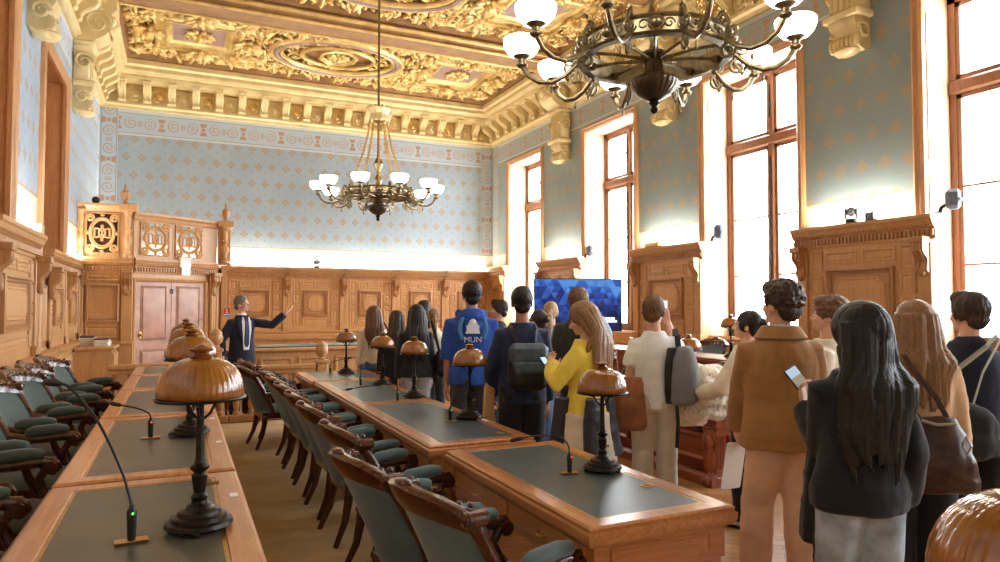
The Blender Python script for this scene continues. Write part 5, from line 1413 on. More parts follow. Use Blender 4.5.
                for j in range(34):
                    q = rn.uniform(pi * .95, pi * 2.05) if j > 5 else rn.choice((rn.uniform(-.3, .1), rn.uniform(pi - .1, pi + .3)))
                    ph = rn.uniform(0, 6.3); am_ = rn.uniform(.02, .09); dz = rn.uniform(-.06, .03) * k; fr = rn.uniform(.6, 1.1); pts = []; rr = []
                    for i, rg in enumerate(rings[3:]):
                        m = len(rg); qq = q + am_ * sin(i * fr + ph) * (i / 4); f = (qq / (2 * pi) * m) % m; i0 = int(f); A_, B_ = Vector(rg[i0]), Vector(rg[(i0 + 1) % m])
                        pt = A_.lerp(B_, f - i0); ce = sum((Vector(v_) for v_ in rg), Vector()) / m
                        pt = ce + (pt - ce) * 1.02; pt.z += dz * (i / 8) ** 2; pts.append(pt); rr.append((.007 + .006 * sin(pi * min(1, (i + 1) / 10))) * k)
                    b.tube(pts, rr, 7, round_ends=True)
                for x in (-1, 1):       # locks by the ears
                    b.tube([s.hp((x * .078, .0, .12)), s.hp((x * .09, -.005, .04)), s.hp((x * .1, -.03, -.05)), Vector((x * .115 * k, -.06 * k, zt - .12))], [.02 * k, .026 * k, .026 * k, .02 * k], 8, round_ends=True)
            elif kind == 'pony':
                s.he(b, (0, -.06, .07), (.066, .05, .06)); s.he(b, (0, -.118, .11), (.03, .028, .03))
                b.tube([s.hp((0, -.12, .11)), s.hp((0, -.155, .07)), s.hp((0, -.15, -.02)), s.hp((0, -.13, -.12)), s.hp((0, -.12, -.2))], [.02 * k, .032 * k, .034 * k, .026 * k, .01 * k], 10, round_ends=True)
            elif kind == 'bun':
                s.he(b, (0, -.06, .07), (.066, .05, .06)); s.he(b, (0, -.125, .13), (.045, .042, .045))
            f = strands(.0042, -.05, 20, seed, 3.0)
        o = remesh(b, 'hair', mat, .0062, 3 if kind == 'long' else 2, f, s.root)
        if label: o['label'] = label
        return o
    def acc(s, nm, label, cat, group=None):
        return thing(nm, label, cat, s.loc, s.rz, group)

JBLACK = CL('black_wool', (26, 26, 30)); NAVY = CL('navy_cloth', (28, 34, 54)); BLUEH = CL('royal_blue_fleece', (36, 78, 168)); YEL = CL('yellow_knit', (246, 220, 88)); WHT = CL('white_cotton', (238, 242, 250), sheen=0.0)
BEI = CL('beige_cotton', (206, 198, 182)); TAN = CL('tan_cotton', (166, 122, 74)); PNK = CL('pink_beige_twill', (228, 186, 154)); CREAM = CL('cream_cloth', (232, 222, 204)); DENIM = CL('blue_denim', (72, 108, 160)); DENG = CL('grey_denim', (152, 166, 182), var=.22); DGREY = CL('dark_grey_cloth', (58, 60, 68)); LGREY = CL('light_grey_cloth', (164, 162, 166)); CAMEL = CL('camel_cloth', (212, 172, 126)); DENJ = CL('pale_denim', (150, 172, 196)); OLIVE = CL('dark_olive', (44, 46, 40)); GREYB = CL('grey_canvas', (124, 126, 132))
BLEA = plain('black_leather', (20, 21, 24), .38, var=.2, bump=.2); BRLEA = plain('dark_brown_leather', (62, 36, 28), .35, var=.25, scale=30, bump=.3); TANLEA = plain('tan_leather', (140, 86, 54), .42, var=.18, scale=12, bump=.2)

# --- the speaker
p = Person('grey haired man in a dark navy suit and tie pointing with his outstretched arm', (.83, 10.74), 203, 1.78, head=(38, 0), hl=(-.52, .30, 1.50), pl=(-.3, 0, -1), hr=(.30, .04, .88), curl=(.15, .4), pn=(((0, -.3, 1)), None), group='speaker')
p.top('suit_jacket', NAVY, .024, .80, .96, .02, amp=.004, seed=2, neck=.07); p.legs(NAVY, .012); p.shoes(BLACK)
b = MB(); k = p.k
b.loft([[(x * k, y * k, z * k) for x, y in ((-w, d + .012), (w, d + .012), (w, d - .03), (-w, d - .03))] for z, w, d in ((.98, .04, .134), (1.1, .05, .132), (1.25, .066, .142), (1.38, .07, .130), (1.45, .05, .094))]); b.build('shirt_front', WHT, p.root)
b = MB(); b.tube([(0, -.004, 1.445 * k), (0, 0, 1.50 * k)], [.066 * k, .06 * k], 16); b.build('shirt_collar', WHT, p.root)
b = MB(); b.loft([[(x * k, y * k, z * k) for x, y in ((-w, d + .022), (w, d + .022), (w, d), (-w, d))] for z, w, d in ((1.02, .01, .134), (1.06, .034, .13), (1.25, .03, .145), (1.40, .02, .134), (1.43, .026, .122), (1.455, .024, .108))]); b.build('tie', plain('navy_tie', (30, 36, 86), .45), p.root)
for x in (-1, 1):
    b = MB(); b.loft([[(x * q[0] * k, q[1] * k, z * k) for q in ((a, d), (a + w, d - .012), (a + w, d + .006), (a, d + .018))] for z, a, w, d in ((1.06, .035, .012, .125), (1.22, .045, .05, .134), (1.36, .05, .075, .126), (1.44, .055, .05, .088))]); b.build('lapel', NAVY, p.root)
p.hair('short', H_GREY, seed=1)
g = MB()
for x in (-1, 1): g.tube([p.hp((x * .034 + .022 * cos(q), .098, .098 + .017 * sin(q))) for q in [2 * pi * i / 16 for i in range(16)]], .0016, 5, closed=True)
g.tube([p.hp((-.012, .099, .1)), p.hp((.012, .099, .1))], .0016, 5)
for x in (-1, 1): g.tube([p.hp((x * .056, .098, .102)), p.hp((x * .078, .02, .102))], .0016, 5)
g.build('glasses', BLACK, p.root)

def strap(b, pts, w=.018, t=.004): b.tube(pts, w, 6, flat=.22)
# --- woman by the far desks, cream waistcoat
p = Person('woman with long wavy brown hair, cream waistcoat and jeans', (2.42, 9.3), -6, 1.63, fem=True, head=(8, 0))
p.top('blouse', CREAM, .012, .98, .9, 0, seed=4); p.top('waistcoat', CL('ivory_cloth', (220, 208, 186)), .022, .90, .02, .01, seed=6); p.legs(DENIM, .01); p.shoes(WHITE); p.hair('long', H_BR, 1.2, 2, 1.1)
a = p.acc('shoulder_bag', 'black shoulder bag on the woman in the cream waistcoat', 'bag')
b = MB(); b.ell((.24, -.05, 1.02), (.10, .07, .13)); b.ell((.25, -.06, .95), (.11, .075, .09)); remesh(b, 'pouch', BLEA, .012, 3, folds(.005, 12), a)
b = MB(); strap(b, [(.22, -.06, 1.12), (.19, -.12, 1.3), (.13, -.06, 1.42), (.10, .08, 1.38), (.2, .06, 1.12)], .012); b.build('strap', BLEA, a)
# --- pair in dark jackets
p = Person('woman with long straight dark hair, black jacket and light grey trousers', (2.52, 7.72), -12, 1.64, fem=True, head=(6, 0))
p.top('jacket', JBLACK, .045, .86, .98, .0, .03, .009, seed=7); p.legs(LGREY, .018); p.shoes(BLACK); p.hair('long', H_BLACK, 1.12, 3, 1.12)
a = p.acc('handbag', 'black leather handbag hanging at the dark jacketed woman, beside the blue hoodie', 'bag')
b = MB(); b.ell((.29, -.06, .98), (.08, .09, .16)); b.ell((.30, -.06, .88), (.085, .1, .09)); remesh(b, 'pouch', BLEA, .012, 3, folds(.007, 12), a)
b = MB(); strap(b, [(.26, -.12, 1.12), (.21, -.13, 1.36), (.18, -.02, 1.465), (.22, .08, 1.34), (.27, .0, 1.12)], .012); b.build('strap', BLEA, a)
p = Person('dark haired woman in a black coat, half hidden beside the grey trousers', (2.5, 8.5), -5, 1.57, fem=True, head=(20, 0))
p.top('coat', CL('black_coat', (22, 22, 26)), .04, .70, .98, .0, .03, seed=8); p.legs(DGREY); p.shoes(BLACK); p.hair('long', H_DBR, 1.25, 4)
p = Person('woman with brown hair facing right, behind the two women in dark jackets', (2.98, 8.7), -60, 1.70, fem=True, head=(-10, 0))
p.top('jumper', CREAM, .02, .85, .98, seed=9); p.legs(DGREY); p.shoes(BLACK); p.hair('long', H_DBR, 1.3, 5)
p = Person('fair haired person just visible behind the left shoulder of the hoodie', (2.95, 8.3), -15, 1.60, fem=True)
p.top('jumper', CREAM, .02, .85, .98, seed=10); p.legs(DGREY); p.shoes(BLACK); p.hair('pony', H_LBR, seed=6)
# --- blue hoodie
p = Person('tall boy in a royal blue hoodie with a white dome printed on it', (2.53, 6.05), -18, 1.87, SK2, head=(8, 0), build=1.06)
k = p.k
o = p.top('hoodie', BLUEH, .04, .84, .55, -.012, .03, .008, seed=11, neck=.085); p.legs(DGREY, .022); p.shoes(BLACK); p.hair('short', H_BLACK, seed=7, vol=1.04)
b = MB(); b.ell((0, -.085 * k, 1.44 * k), (.125 * k, .075 * k, .085 * k), 16, 10); b.tube([(-.12 * k, -.03 * k, 1.47 * k), (-.08 * k, .05 * k, 1.46 * k), (0, .1 * k, 1.42 * k), (.08 * k, .05 * k, 1.46 * k), (.12 * k, -.03 * k, 1.47 * k)], .035 * k, 8); b.ell((0, -.11 * k, 1.36 * k), (.09 * k, .06 * k, .08 * k)); remesh(b, 'hood', BLUEH, .011, 4, folds(.009, 12, 3), p.root)
PW = plain('white_print', (226, 232, 240), .7); PT = plain('teal_print', (70, 140, 190), .8)
def on_back(z): return -.152 * k - (.004 if z < 1.25 else -.008)
pr = MB(); yb = -.168 * k; DZ = .15
def PBX(b, x0, x1, z0, z1, y=yb): b.box(x0 * k, x1 * k, y - .004, y + .03, (z0 + DZ) * k, (z1 + DZ) * k)
for z0, z1, w in ((1.145, 1.16, .062), (1.16, 1.205, .055), (1.205, 1.215, .06), (1.215, 1.235, .042)): PBX(pr, -w, w, z0, z1)
pr.lathe([(.036 * k, 0), (.034 * k, .012 * k), (.026 * k, .028 * k), (.012 * k, .038 * k), (.006 * k, .042 * k), (.006 * k, .06 * k), (0, .064 * k)], (0, yb + .024, (1.235 + DZ) * k), 16)
pr.build('dome_print', PW, o)
for sg in (-1, 1):
    tw = MB()
    for i in range(13):
        a_ = -1.3 + 2.6 * i / 12
        tw.ell((sg * (.085 + .03 * cos(a_)) * k, yb + .012, (1.19 + DZ + .085 * a_ / 1.3) * k), (.02 * k, .012, .014 * k), 8, 5)
    tw.build('wreath_print', PT, o)
def text_mesh(txt, size, mat, nm, parent, M):
    cu = bpy.data.curves.new('txt', 'FONT'); cu.body = txt; cu.size = size; cu.extrude = .004; cu.align_x = 'CENTER'
    t = bpy.data.objects.new('txt', cu); COL.objects.link(t); bpy.context.view_layer.update()
    me = bpy.data.meshes.new_from_object(t.evaluated_get(bpy.context.evaluated_depsgraph_get())); bpy.data.objects.remove(t)
    me.transform(M); me.materials.clear(); me.materials.append(mat); q = bpy.data.objects.new(nm, me); COL.objects.link(q); q.parent = parent
text_mesh('MUN', .075, PW, 'lettering', o, Matrix.Translation((0, yb - .002, (1.07 + DZ) * k)) @ Matrix.Rotation(pi / 2, 4, 'X'))
# --- boy in profile
p = Person('boy in a dark grey jacket seen in profile right of the blue hoodie', (3.50, 7.52), 40, 1.70, head=(25, 0))
p.top('jacket', DGREY, .03, .82, .98, seed=12, collar=(.066, .05)); p.legs(DGREY); p.shoes(BLACK); p.hair('tuft', H_DBR, seed=8)
# --- navy jumper with backpack
p = Person('tall boy in a navy jumper and black trousers wearing a black backpack', (2.54, 5.0), -17, 1.79, SK2, head=(-6, 0), hl=(-.22, .16, .88), build=1.02)
k = p.k
p.top('jumper', CL('navy_knit', (34, 44, 78)), .028, .84, .98, 0, .022, .006, seed=13); p.legs(JBLACK, .025); p.shoes(BLACK); p.hair('short', H_BLACK, seed=9, vol=1.04)
a = p.acc('backpack', 'black flap backpack on the boy in the navy jumper', 'backpack')
b = MB(); b.cbox(-.15, .17, -.30, -.155, .98, 1.32, .05); remesh(b, 'pack', BLEA, .012, 5, folds(.006, 8, 2), a)
b = MB(); b.cbox(-.145, .165, -.315, -.16, 1.18, 1.35, .04); b.prism([(-.13, 1.2), (.15, 1.2), (.12, 1.12), (-.10, 1.12)], (0, -.318, 0), (1, 0, 0), (0, 0, 1), (0, 1, 0), .02); remesh(b, 'flap', plain('slate_leather', (70, 88, 104), .32, var=.15), .01, 4, folds(.004, 9, 4), a)
b = MB()
for x in (-1, 1): strap(b, [(x * .07 + .01, -.17, 1.34), (x * .10, -.12, 1.45), (x * .11, -.03, 1.485), (x * .12, .08, 1.42), (x * .13, .13, 1.3), (x * .15, .05, 1.12), (x * .14, -.14, 1.04)], .022)
b.build('strap', DGREY, a)
a = p.acc('coat', 'camel coloured coat carried at the left side of the boy with the black backpack', 'coat')
b = MB(); b.loft([[(x * .9 - .255, y + .10, z) for x, y in ((-.05 * w, -.07 * w), (.04 * w, -.05 * w), (.05 * w, .08 * w), (-.04 * w, .09 * w))] for z, w in ((1.08, .5), (1.0, .9), (.8, 1.1), (.6, 1.3), (.42, 1.5))]); remesh(b, 'drape', CAMEL, .011, 4, folds(.014, 14, 5, .15), a)
# --- two behind
p = Person('girl with dark hair tied back and a hair clip, behind the navy jumper', (3.32, 6.19), -10, 1.59, fem=True, head=(35, 0))
p.top('jacket', CL('denim_top', (84, 112, 158)), .025, .82, .98, seed=14); p.legs(DENIM, .02); p.shoes(WHITE); p.hair('bun', H_DBR, seed=10)
p = Person('girl with a blond ponytail below the television', (3.84, 6.83), -30, 1.68, fem=True, head=(-4, 0))
p.top('jumper', CL('steel_blue', (100, 120, 150)), .02, .82, .98, seed=15); p.legs(DENIM); p.shoes(WHITE); p.hair('pony', H_BLO, seed=11)
p = Person('tall boy with brown hair in a dark and pale denim jacket before the television', (3.55, 5.75), -34, 1.80, head=(-14, 0), build=1.05)
p.top('jacket', OLIVE, .04, .80, .98, .0, .03, .008, seed=16, collar=(.07, .05)); p.legs(DGREY); p.shoes(BLACK); p.hair('tuft', H_BR, seed=12, vol=1.06)
k = p.k; b = MB(); b.tube([(.10 * k, -.02, 1.47 * k), (.19 * k, -.02, 1.44 * k), (.245 * k, -.01, 1.33 * k), (.265 * k, -.01, 1.15 * k)], [.05 * k, .075 * k, .07 * k, .06 * k], 12); remesh(b, 'denim_sleeve', DENJ, .011, 4, folds(.007, 10, 2), p.root)
# --- yellow jumper
p = Person('girl with long fair hair in a yellow jumper looking down at her phone', (2.72, 4.3), 30, 1.66, fem=True, head=(24, -20), hl=(-.07, .27, 1.27), hr=(.06, .28, 1.17), pl=(-.8, -.3, -.8), pr=(.8, -.2, -.8), curl=(.8, .8), pn=((.4, -.2, 1), (-.3, -.3, 1)))
k = p.k
p.top('jumper', YEL, .035, .90, .98, -.006, .022, .008, seed=17, puff=.012); p.hair('long', H_LBR, 1.18, 13, 1.12)
p.legs(CL('cream_lace', (226, 216, 198)), .012, nm='trousers'); p.shoes(BLACK)
b = MB(); b.loft(p.tors(.03, .52, .92, .05, 22)); remesh(b, 'skirt', CL('cream_lace', (226, 216, 198)), .012, 3, folds(.012, 12, 4, .2), p.root)
a = p.acc('phone', 'phone in the hands of the girl in the yellow jumper', 'phone')
wl = p.wr[0] * .55 + p.wr[1] * .45; b = MB(); b.M = Matrix.Translation(wl + Vector((-.0, .075, .03))) @ Matrix.Rotation(radians(50), 4, 'X'); b.cbox(-.038, .038, -.075, .075, -.005, .005, .004); b.build('body', BLACK, a)
b = MB(); b.M = Matrix.Translation(wl + Vector((-.0, .075, .03))) @ Matrix.Rotation(radians(50), 4, 'X'); b.box(-.035, .035, -.07, .07, .005, .0056); b.build('screen', glow('phone_screen', (120, 150, 190), .5), a)
a = p.acc('jacket', 'dark navy jacket tied round the waist of the girl in the yellow jumper', 'jacket')
b = MB()
for cx, cy, w, d, z1, z0 in ((-.11, -.11, .12, .07, .98, .50), (-.14, .12, .07, .09, .97, .46), (.12, -.10, .12, .06, .98, .54), (.14, .1, .07, .08, .96, .52)):
    b.loft([[(cx * (1 + .25 * t) + w * (.75 + .35 * t) * cos(q), cy * (1 + .25 * t) + d * (.7 + .4 * t) * sin(q), z1 + (z0 - z1) * t) for q in [2 * pi * i / 14 for i in range(14)]] for t in (0, .3, .6, .85, 1)])
b.loft([[(.165 * cos(q), .125 * sin(q), z) for q in [2 * pi * i / 20 for i in range(20)]] for z in (.93, 1.0)])
remesh(b, 'fabric', CL('dark_navy_nylon', (34, 34, 50), rough=.5), .011, 3, folds(.014, 12, 7), a)
a = p.acc('tote_bag', 'tan leather tote bag between the yellow jumper and the white t-shirt', 'bag')
b = MB(); b.M = Matrix.Translation((.33, -.16, 0)) @ Matrix.Rotation(radians(-60), 4, 'Z'); b.loft([[(w * cos(q) * (1 if abs(cos(q)) < .8 else 1), d * sin(q), z) for q in [2 * pi * i / 16 for i in range(16)]] for z, w, d in ((.70, .14, .045), (.73, .16, .06), (.9, .155, .055), (1.08, .13, .03), (1.10, .125, .025))]); remesh(b, 'bag_body', TANLEA, .011, 4, folds(.008, 9, 3), a)
b = MB(); strap(b, [(.29, -.12, 1.06), (.25, -.12, 1.3), (.17, -.05, 1.46), (.22, .03, 1.3), (.33, -.10, 1.08)], .011); b.build('strap', TANLEA, a)
# --- white t-shirt
p = Person('boy in a white t-shirt and beige trousers holding up a phone', (3.41, 4.40), -33, 1.71, build=.94, head=(-18, 0), hr=(.13, .20, 1.55), pr=(.35, .3, -1), hl=(-.235, .03, .82), curl=(.35, .8), pn=(None, (-.6, -.5, .2)), hd=(None, (-.2, .25, 1)))
p.top('t_shirt', WHT, .022, .86, .32, -.006, .016, .007, seed=18); p.legs(BEI, .02, .012, amp=.008); p.shoes(WHITE); p.hair('tuft', H_BR, seed=14, vol=1.0)
k = p.k
a = p.acc('phone', 'phone held up beside the head of the boy in the white t-shirt', 'phone')
W = p.wr[1]; b = MB(); b.M = Matrix.Translation(W + Vector((-.03, .06, .10))) @ Matrix.Rotation(radians(20), 4, 'Z'); b.cbox(-.038, .038, -.005, .005, -.075, .075, .004); b.build('body', BLACK, a)
b = MB(); b.M = Matrix.Translation(W + Vector((-.03, .06, .10))) @ Matrix.Rotation(radians(20), 4, 'Z'); b.box(-.034, .034, -.0058, -.005, -.07, .07); b.build('screen', glow('phone_screen_pale', (190, 205, 220), .7), a)
a = p.acc('backpack', 'grey backpack with black trim on the boy in the white t-shirt', 'backpack')
b = MB(); b.M = Matrix.Rotation(radians(48), 4, 'Z') @ Matrix.Translation((.09, 0, 0)); b.loft([[(.0 + w * cos(q), -.22 + d * sin(q), z) for q in [2 * pi * i / 18 for i in range(18)]] for z, w, d in ((.88, .12, .06), (.91, .15, .085), (1.08, .15, .09), (1.22, .13, .075), (1.31, .09, .05), (1.33, .05, .03))]); remesh(b, 'pack', GREYB, .011, 4, folds(.006, 9, 2), a)
b = MB(); b.M = Matrix.Rotation(radians(48), 4, 'Z') @ Matrix.Translation((.09, 0, 0)); b.loft([[(-.06 + .1 * cos(q) * w, -.165 + .05 * sin(q), z) for q in [2 * pi * i / 14 for i in range(14)]] for z, w in ((.89, .9), (1.0, 1.1), (1.2, 1.0), (1.32, .6))]); remesh(b, 'back_padding', BLEA, .011, 4, None, a)
b = MB(); strap(b, [(.18, -.10, 1.3), (.17, -.06, 1.41), (.165, .02, 1.46), (.175, .10, 1.38), (.21, .12, 1.2), (.24, .02, 1.0)], .022); strap(b, [(.15, -.17, .92), (.16, -.17, .75), (.15, -.16, .56)], .014); b.build('strap', BLACK, a)
# --- woman with the cream jacket
p = Person('dark haired woman in profile behind the tan jacket, in a cream jumper', (3.88, 3.9), 22, 1.60, fem=True, head=(14, 4), hl=(-.16, .34, 1.06), hr=(.10, .36, 1.05), pl=(-.7, -.4, -.7), pr=(.7, -.4, -.7), curl=(.9, .9))
p.top('jumper', CREAM, .035, .86, .98, 0, .026, .008, seed=19); p.legs(JBLACK, .012); p.shoes(WHITE); p.hair('bun', H_BLACK, seed=15)
a = p.acc('jacket', 'cream jacket with blue line drawings carried by the woman in the cream jumper', 'jacket')
b = MB()
b.M = Matrix.Translation((-.04, .40, 0)) @ Matrix.Rotation(radians(-12), 4, 'Z') @ Matrix.Rotation(radians(8), 4, 'Y')
b.cbox(-.20, .22, -.07, .07, .74, 1.06, .05); b.cbox(-.16, .26, -.12, -.02, .84, 1.08, .04); b.cbox(-.24, .12, .02, .11, .68, 1.02, .04)
b.tube([(-.26, -.02, 1.02), (-.12, .0, 1.10), (.08, -.02, 1.11), (.24, -.05, 1.06), (.30, -.05, .94)], [.06, .075, .08, .07, .05], 12, round_ends=True)
b.tube([(-.22, .05, 1.0), (-.27, .06, .86), (-.25, .07, .72)], [.06, .06, .045], 12, round_ends=True)
def drawn():
    t = NT('cream_cloth_with_drawings'); v = t.coord(); n = t.noise(v, 7, 2, .5, 1.5); g = t.noise(v, 4, 2)
    ln = t.m('MULTIPLY', t.m('LESS_THAN', t.m('ABSOLUTE', t.m('SUBTRACT', n, .5)), .011), t.m('GREATER_THAN', g, .42))
    col = t.mix(t.m('MULTIPLY', ln, .8), lin((234, 224, 206)), lin((70, 92, 140))); return t.set(col=col, rough=.85)
remesh(b, 'fabric', drawn(), .011, 4, folds(.020, 11, 3), a)
b = MB(); b.M = Matrix.Translation((-.12, .545, .96)) @ Matrix.Rotation(.2, 4, 'Y'); b.box(-.04, .03, -.02, .012, -.018, .018); b.build('badge', plain('badge_blue', (70, 130, 200), .6), a)
# --- tan jacket
p = Person('boy with dark curly hair in a tan jacket and pinkish beige trousers', (3.09, 2.85), -24, 1.765, head=(26, 2), hl=(-.14, .30, .86), hr=(.12, .30, 1.02), pl=(-.9, -.6, -.2), pr=(.9, -.6, -.2), feet=((-.12, .10), (.10, -.06)), build=1.04)
p.top('jacket', TAN, .045, .84, .99, .015, .032, .009, seed=20, collar=(.075, .045)); p.legs(PNK, .022, .0, amp=.009); p.shoes(WHITE); p.hair('curly', H_DBR, seed=16, vol=.97)
k = p.k; b = MB(); b.tube([(0, -.005, 1.47 * k), (0, 0, 1.525 * k)], [.068 * k, .062 * k], 16); b.build('shirt_collar', WHT, p.root)
b = MB(); b.loft([[((.075 + o_) * k * cos(q) * 1.15, -.01 + (.072 + o_) * k * sin(q), z * k) for q in [pi * .85 + 2 * pi * .82 * i / 20 - .05 for i in range(21)]] for o_, z in ((.0, 1.515), (.012, 1.51), (.045, 1.455), (.04, 1.45))], closed=False, caps=False); o = b.build('collar', TAN, p.root); m_ = o.modifiers.new('s', 'SOLIDIFY'); m_.thickness = .008
a = p.acc('paper_sheets', 'folded white sheets held below the tan jacket', 'papers')
b = MB(); b.M = Matrix.Translation((-.15, .36, .66)) @ Matrix.Rotation(radians(20), 4, 'Z') @ Matrix.Rotation(radians(12), 4, 'X')
for i in range(3): b.cbox(-.07 + i * .01, .07 + i * .01, -.006 + i * .006, -.002 + i * .006, -.15, .15, .001)
b.build('sheet', PAPER, a)
# --- curly girl in profile
p = Person('girl with curly light brown hair in profile facing left, cream top', (3.98, 3.27), 32, 1.685, fem=True, head=(4, 6))
p.top('top', CREAM, .022, .85, .98, seed=21); p.legs(JBLACK, .01); p.shoes(BLACK); p.hair('curly', H_BR, seed=17, vol=1.02)
# --- long black hair
p = Person('woman with very long black hair, dark jacket and faded grey jeans', (2.64, 2.02), -30, 1.63, fem=True, head=(26, 2), hl=(-.14, .28, 1.27), pl=(.1, -.3, -1), hr=(.22, .06, .86), curl=(.9, .5), pn=((.5, -.3, .6), None), hd=((-.05, .3, 1), None), feet=((-.10, .03), (.10, -.02)), build=1.02)
p.top('jacket', CL('black_navy_cloth', (27, 28, 36)), .035, .84, .98, .012, .03, .009, seed=22); p.legs(DENG, .02, amp=.006, seed=8); p.shoes(BLACK); p.hair('long', H_BLACK, 1.10, 18, 1.32)
k = p.k; W = p.wr[0]
a = p.acc('phone', 'phone held up by the woman with very long black hair', 'phone')
MP = Matrix.Translation(W + Vector((.0, .06, .10))) @ Matrix.Rotation(radians(20), 4, 'Z') @ Matrix.Rotation(radians(-28), 4, 'X') @ Matrix.Rotation(radians(-25), 4, 'Y')
b = MB(); b.M = MP; b.cbox(-.04, .04, -.005, .005, -.08, .08, .004); b.build('body', BLACK, a)
b = MB(); b.M = MP; b.box(-.036, .036, -.0058, -.005, -.074, .03); b.build('screen', glow('phone_photo', (98, 92, 78), .7), a); b = MB(); b.M = MP; b.box(-.036, .036, -.0058, -.005, .03, .074); b.build('screen', glow('phone_sky', (120, 136, 150), .7), a)
a = p.acc('coat', 'black coat draped over the arm of the woman with very long black hair', 'coat')
b = MB(); E_ = p.el[0]
for dx, dy, w, z1, z0 in ((.0, .05, .09, 1.12, .46), (-.05, .13, .075, 1.10, .58), (.03, -.03, .07, 1.08, .40)):
    b.loft([[(E_.x + dx + .09 - .02 * t + w * (.7 + .5 * t) * cos(q), E_.y + dy + .06 * (.7 + .6 * t) * sin(q), z1 + (z0 - z1) * t) for q in [2 * pi * i / 14 for i in range(14)]] for t in (0, .15, .4, .7, 1)])
remesh(b, 'fabric', JBLACK, .011, 3, folds(.018, 11, 9, .2), a)
# --- brown haired girl with beige coat
p = Person('woman with long light brown hair in a beige jacket and black trousers', (3.48, 2.33), -42, 1.655, fem=True, head=(10, 0), build=1.05)
p.top('jacket', CL('beige_jacket', (214, 178, 138)), .05, .95, .98, .0, .035, .010, seed=23, collar=(.08, .04)); p.legs(CL('black_trousers', (20, 22, 32)), .03); p.shoes(BLACK); p.hair('long', H_LBR, 1.24, 19, 1.12)
a = p.acc('handbag', 'slouchy dark brown leather handbag at the woman in the beige jacket', 'bag')
b = MB(); b.M = Matrix.Translation((.0, -.30, 0)) @ Matrix.Rotation(radians(4), 4, 'Z'); b.loft([[(.02 + w * cos(q), d * sin(q), z) for q in [2 * pi * i / 18 for i in range(18)]] for z, w, d in ((.76, .15, .06), (.785, .18, .085), (.9, .165, .085), (1.04, .12, .06), (1.10, .09, .035), (1.115, .085, .03))]); remesh(b, 'bag_body', BRLEA, .010, 3, folds(.012, 9, 3), a)
b = MB(); strap(b, [(-.05, -.30, 1.09), (-.10, -.22, 1.2), (-.13, -.15, 1.36), (-.11, -.05, 1.47), (-.06, .02, 1.46)], .014); strap(b, [(.07, -.30, 1.09), (.02, -.30, 1.2), (-.07, -.18, 1.36), (-.09, -.06, 1.475)], .012); b.build('strap', BRLEA, a)
b = MB(); b.tube([(.11, -.385, 1.04), (.13, -.392, 1.0), (.11, -.395, .96), (.095, -.39, 1.0)], .006, 6, closed=True); b.tube([(-.06, -.345, 1.10), (.0, -.36, 1.085), (.08, -.35, 1.09)], .008, 6); b.build('buckle', plain('silver_metal', (170, 170, 175), .3, 1.0), a)
# --- boy at the right edge
p = Person('boy with short dark hair in a navy jumper at the right edge', (4.12, 2.43), -36, 1.71, head=(24, 0))
p.top('jumper', CL('dark_navy_wool', (26, 32, 56)), .03, .82, .98, seed=24, collar=(.07, .055)); p.legs(JBLACK, .01); p.shoes(BLACK); p.hair('tuft', H_DBR, seed=20, vol=1.0)
a = p.acc('shoulder_bag', 'black shoulder bag with striped strap at the right edge', 'bag')
b = MB(); b.ell((-.16, -.24, .98), (.2, .09, .15)); b.ell((-.16, -.25, .9), (.21, .1, .1)); remesh(b, 'pouch', JBLACK, .012, 3, folds(.01, 9), a)
b = MB(); strap(b, [(-.30, -.24, 1.08), (-.2, -.2, 1.25), (.02, -.16, 1.42), (.13, -.04, 1.475), (.12, .1, 1.38)], .016); strap(b, [(-.10, -.26, 1.10), (-.02, -.2, 1.28), (.09, -.13, 1.43), (.16, -.03, 1.465)], .01); b.build('strap', plain('striped_webbing', (150, 148, 132), .8), a)
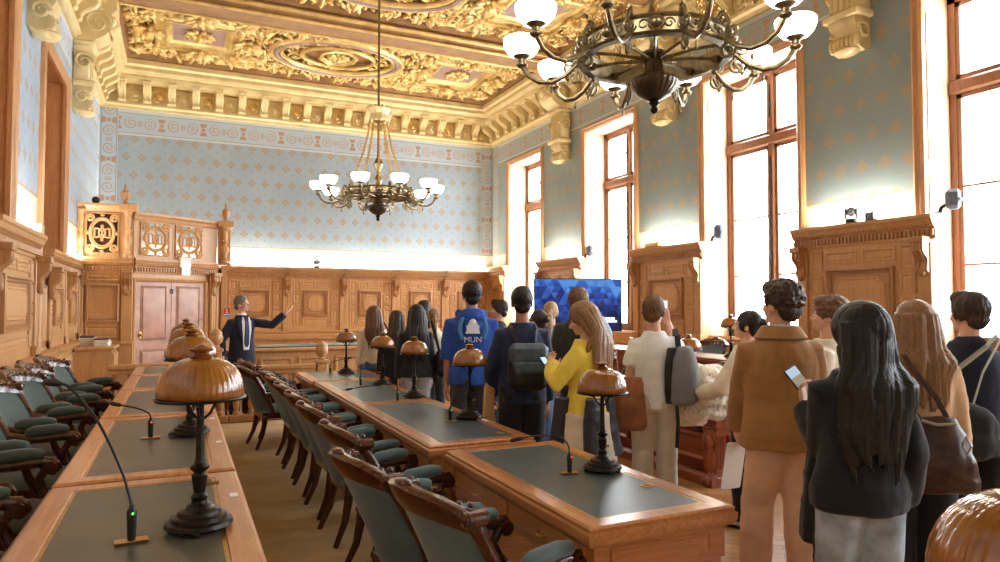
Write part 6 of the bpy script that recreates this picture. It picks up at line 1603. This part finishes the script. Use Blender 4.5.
# ---- camera
cam = bpy.data.cameras.new('camera'); co = bpy.data.objects.new('camera', cam); COL.objects.link(co)
cam.sensor_width = 36; cam.lens = 683 / 1000 * 36; cam.clip_start = .05; cam.clip_end = 200
f_, cx_, cy_ = 683., 500., 281.
up = Vector((0, 1, (305 - cy_) / f_)).normalized(); dep = Vector(((180 - cx_) / f_, -(305 - cy_) / f_, 1)); dep = (dep - up * dep.dot(up)).normalized()
rt = up.cross(dep)
R = Matrix((rt, dep, up))            # world = R @ (right, up, forward)
A = R @ Matrix(((1, 0, 0), (0, 1, 0), (0, 0, -1)))
co.matrix_world = Matrix.Translation((0, 0, 1.65)) @ A.to_4x4()
SC.camera = co
# ---- daylight
w = bpy.data.worlds.new('sky'); SC.world = w; w.use_nodes = True
w.node_tree.nodes['Background'].inputs[0].default_value = (.86, .94, 1.0, 1); w.node_tree.nodes['Background'].inputs[1].default_value = 9.0
def area(nm, loc, rot, sx, sy, e, col=(1, 1, 1), portal=False):
    l = bpy.data.lights.new(nm, 'AREA'); l.shape = 'RECTANGLE'; l.size = sx; l.size_y = sy; l.energy = e; l.color = col
    o = bpy.data.objects.new(nm, l); COL.objects.link(o); o.location = loc; o.rotation_euler = rot
    if portal: l.cycles.is_portal = True
    return o
for y0, y1 in WINS:
    area('window_portal', (XR + .66, (y0 + y1) / 2, (SILL + HEAD) / 2), (0, pi / 2, 0), HEAD - SILL, y1 - y0, 1, portal=True)
# ---- uplights on top of the panelling
UP = (1.0, .93, .80)
def uplight(x, y, z, sx, sy, e, rot=(pi, 0, 0)): return area('cove_strip_light', (x, y, z), rot, sx, sy, e, UP)
uplight(3.3, YB - .07, 2.63, 9.6, .05, 110)
for y0, y1 in ((13.3, 14.8), (9.4, 10.9), (5.5, 6.9)): uplight(XR - .10, (y0 + y1) / 2, 2.76, .06, y1 - y0, 22)
uplight(XL + .06, 9.9, 2.55, .05, 1.0, 14); uplight(XL + .045, 14.6, 2.485, .04, 3.0, 26)
SC.view_settings.view_transform = 'Standard'; SC.view_settings.look = 'None'; SC.view_settings.gamma = 1; SC.view_settings.use_curve_mapping = False
SC.view_settings.exposure = 1.45
SC.cycles.max_bounces = 7; SC.cycles.diffuse_bounces = 4; SC.cycles.glossy_bounces = 3; SC.cycles.transparent_max_bounces = 8
SC.cycles.sample_clamp_indirect = 6
SC.cycles.use_denoising = True
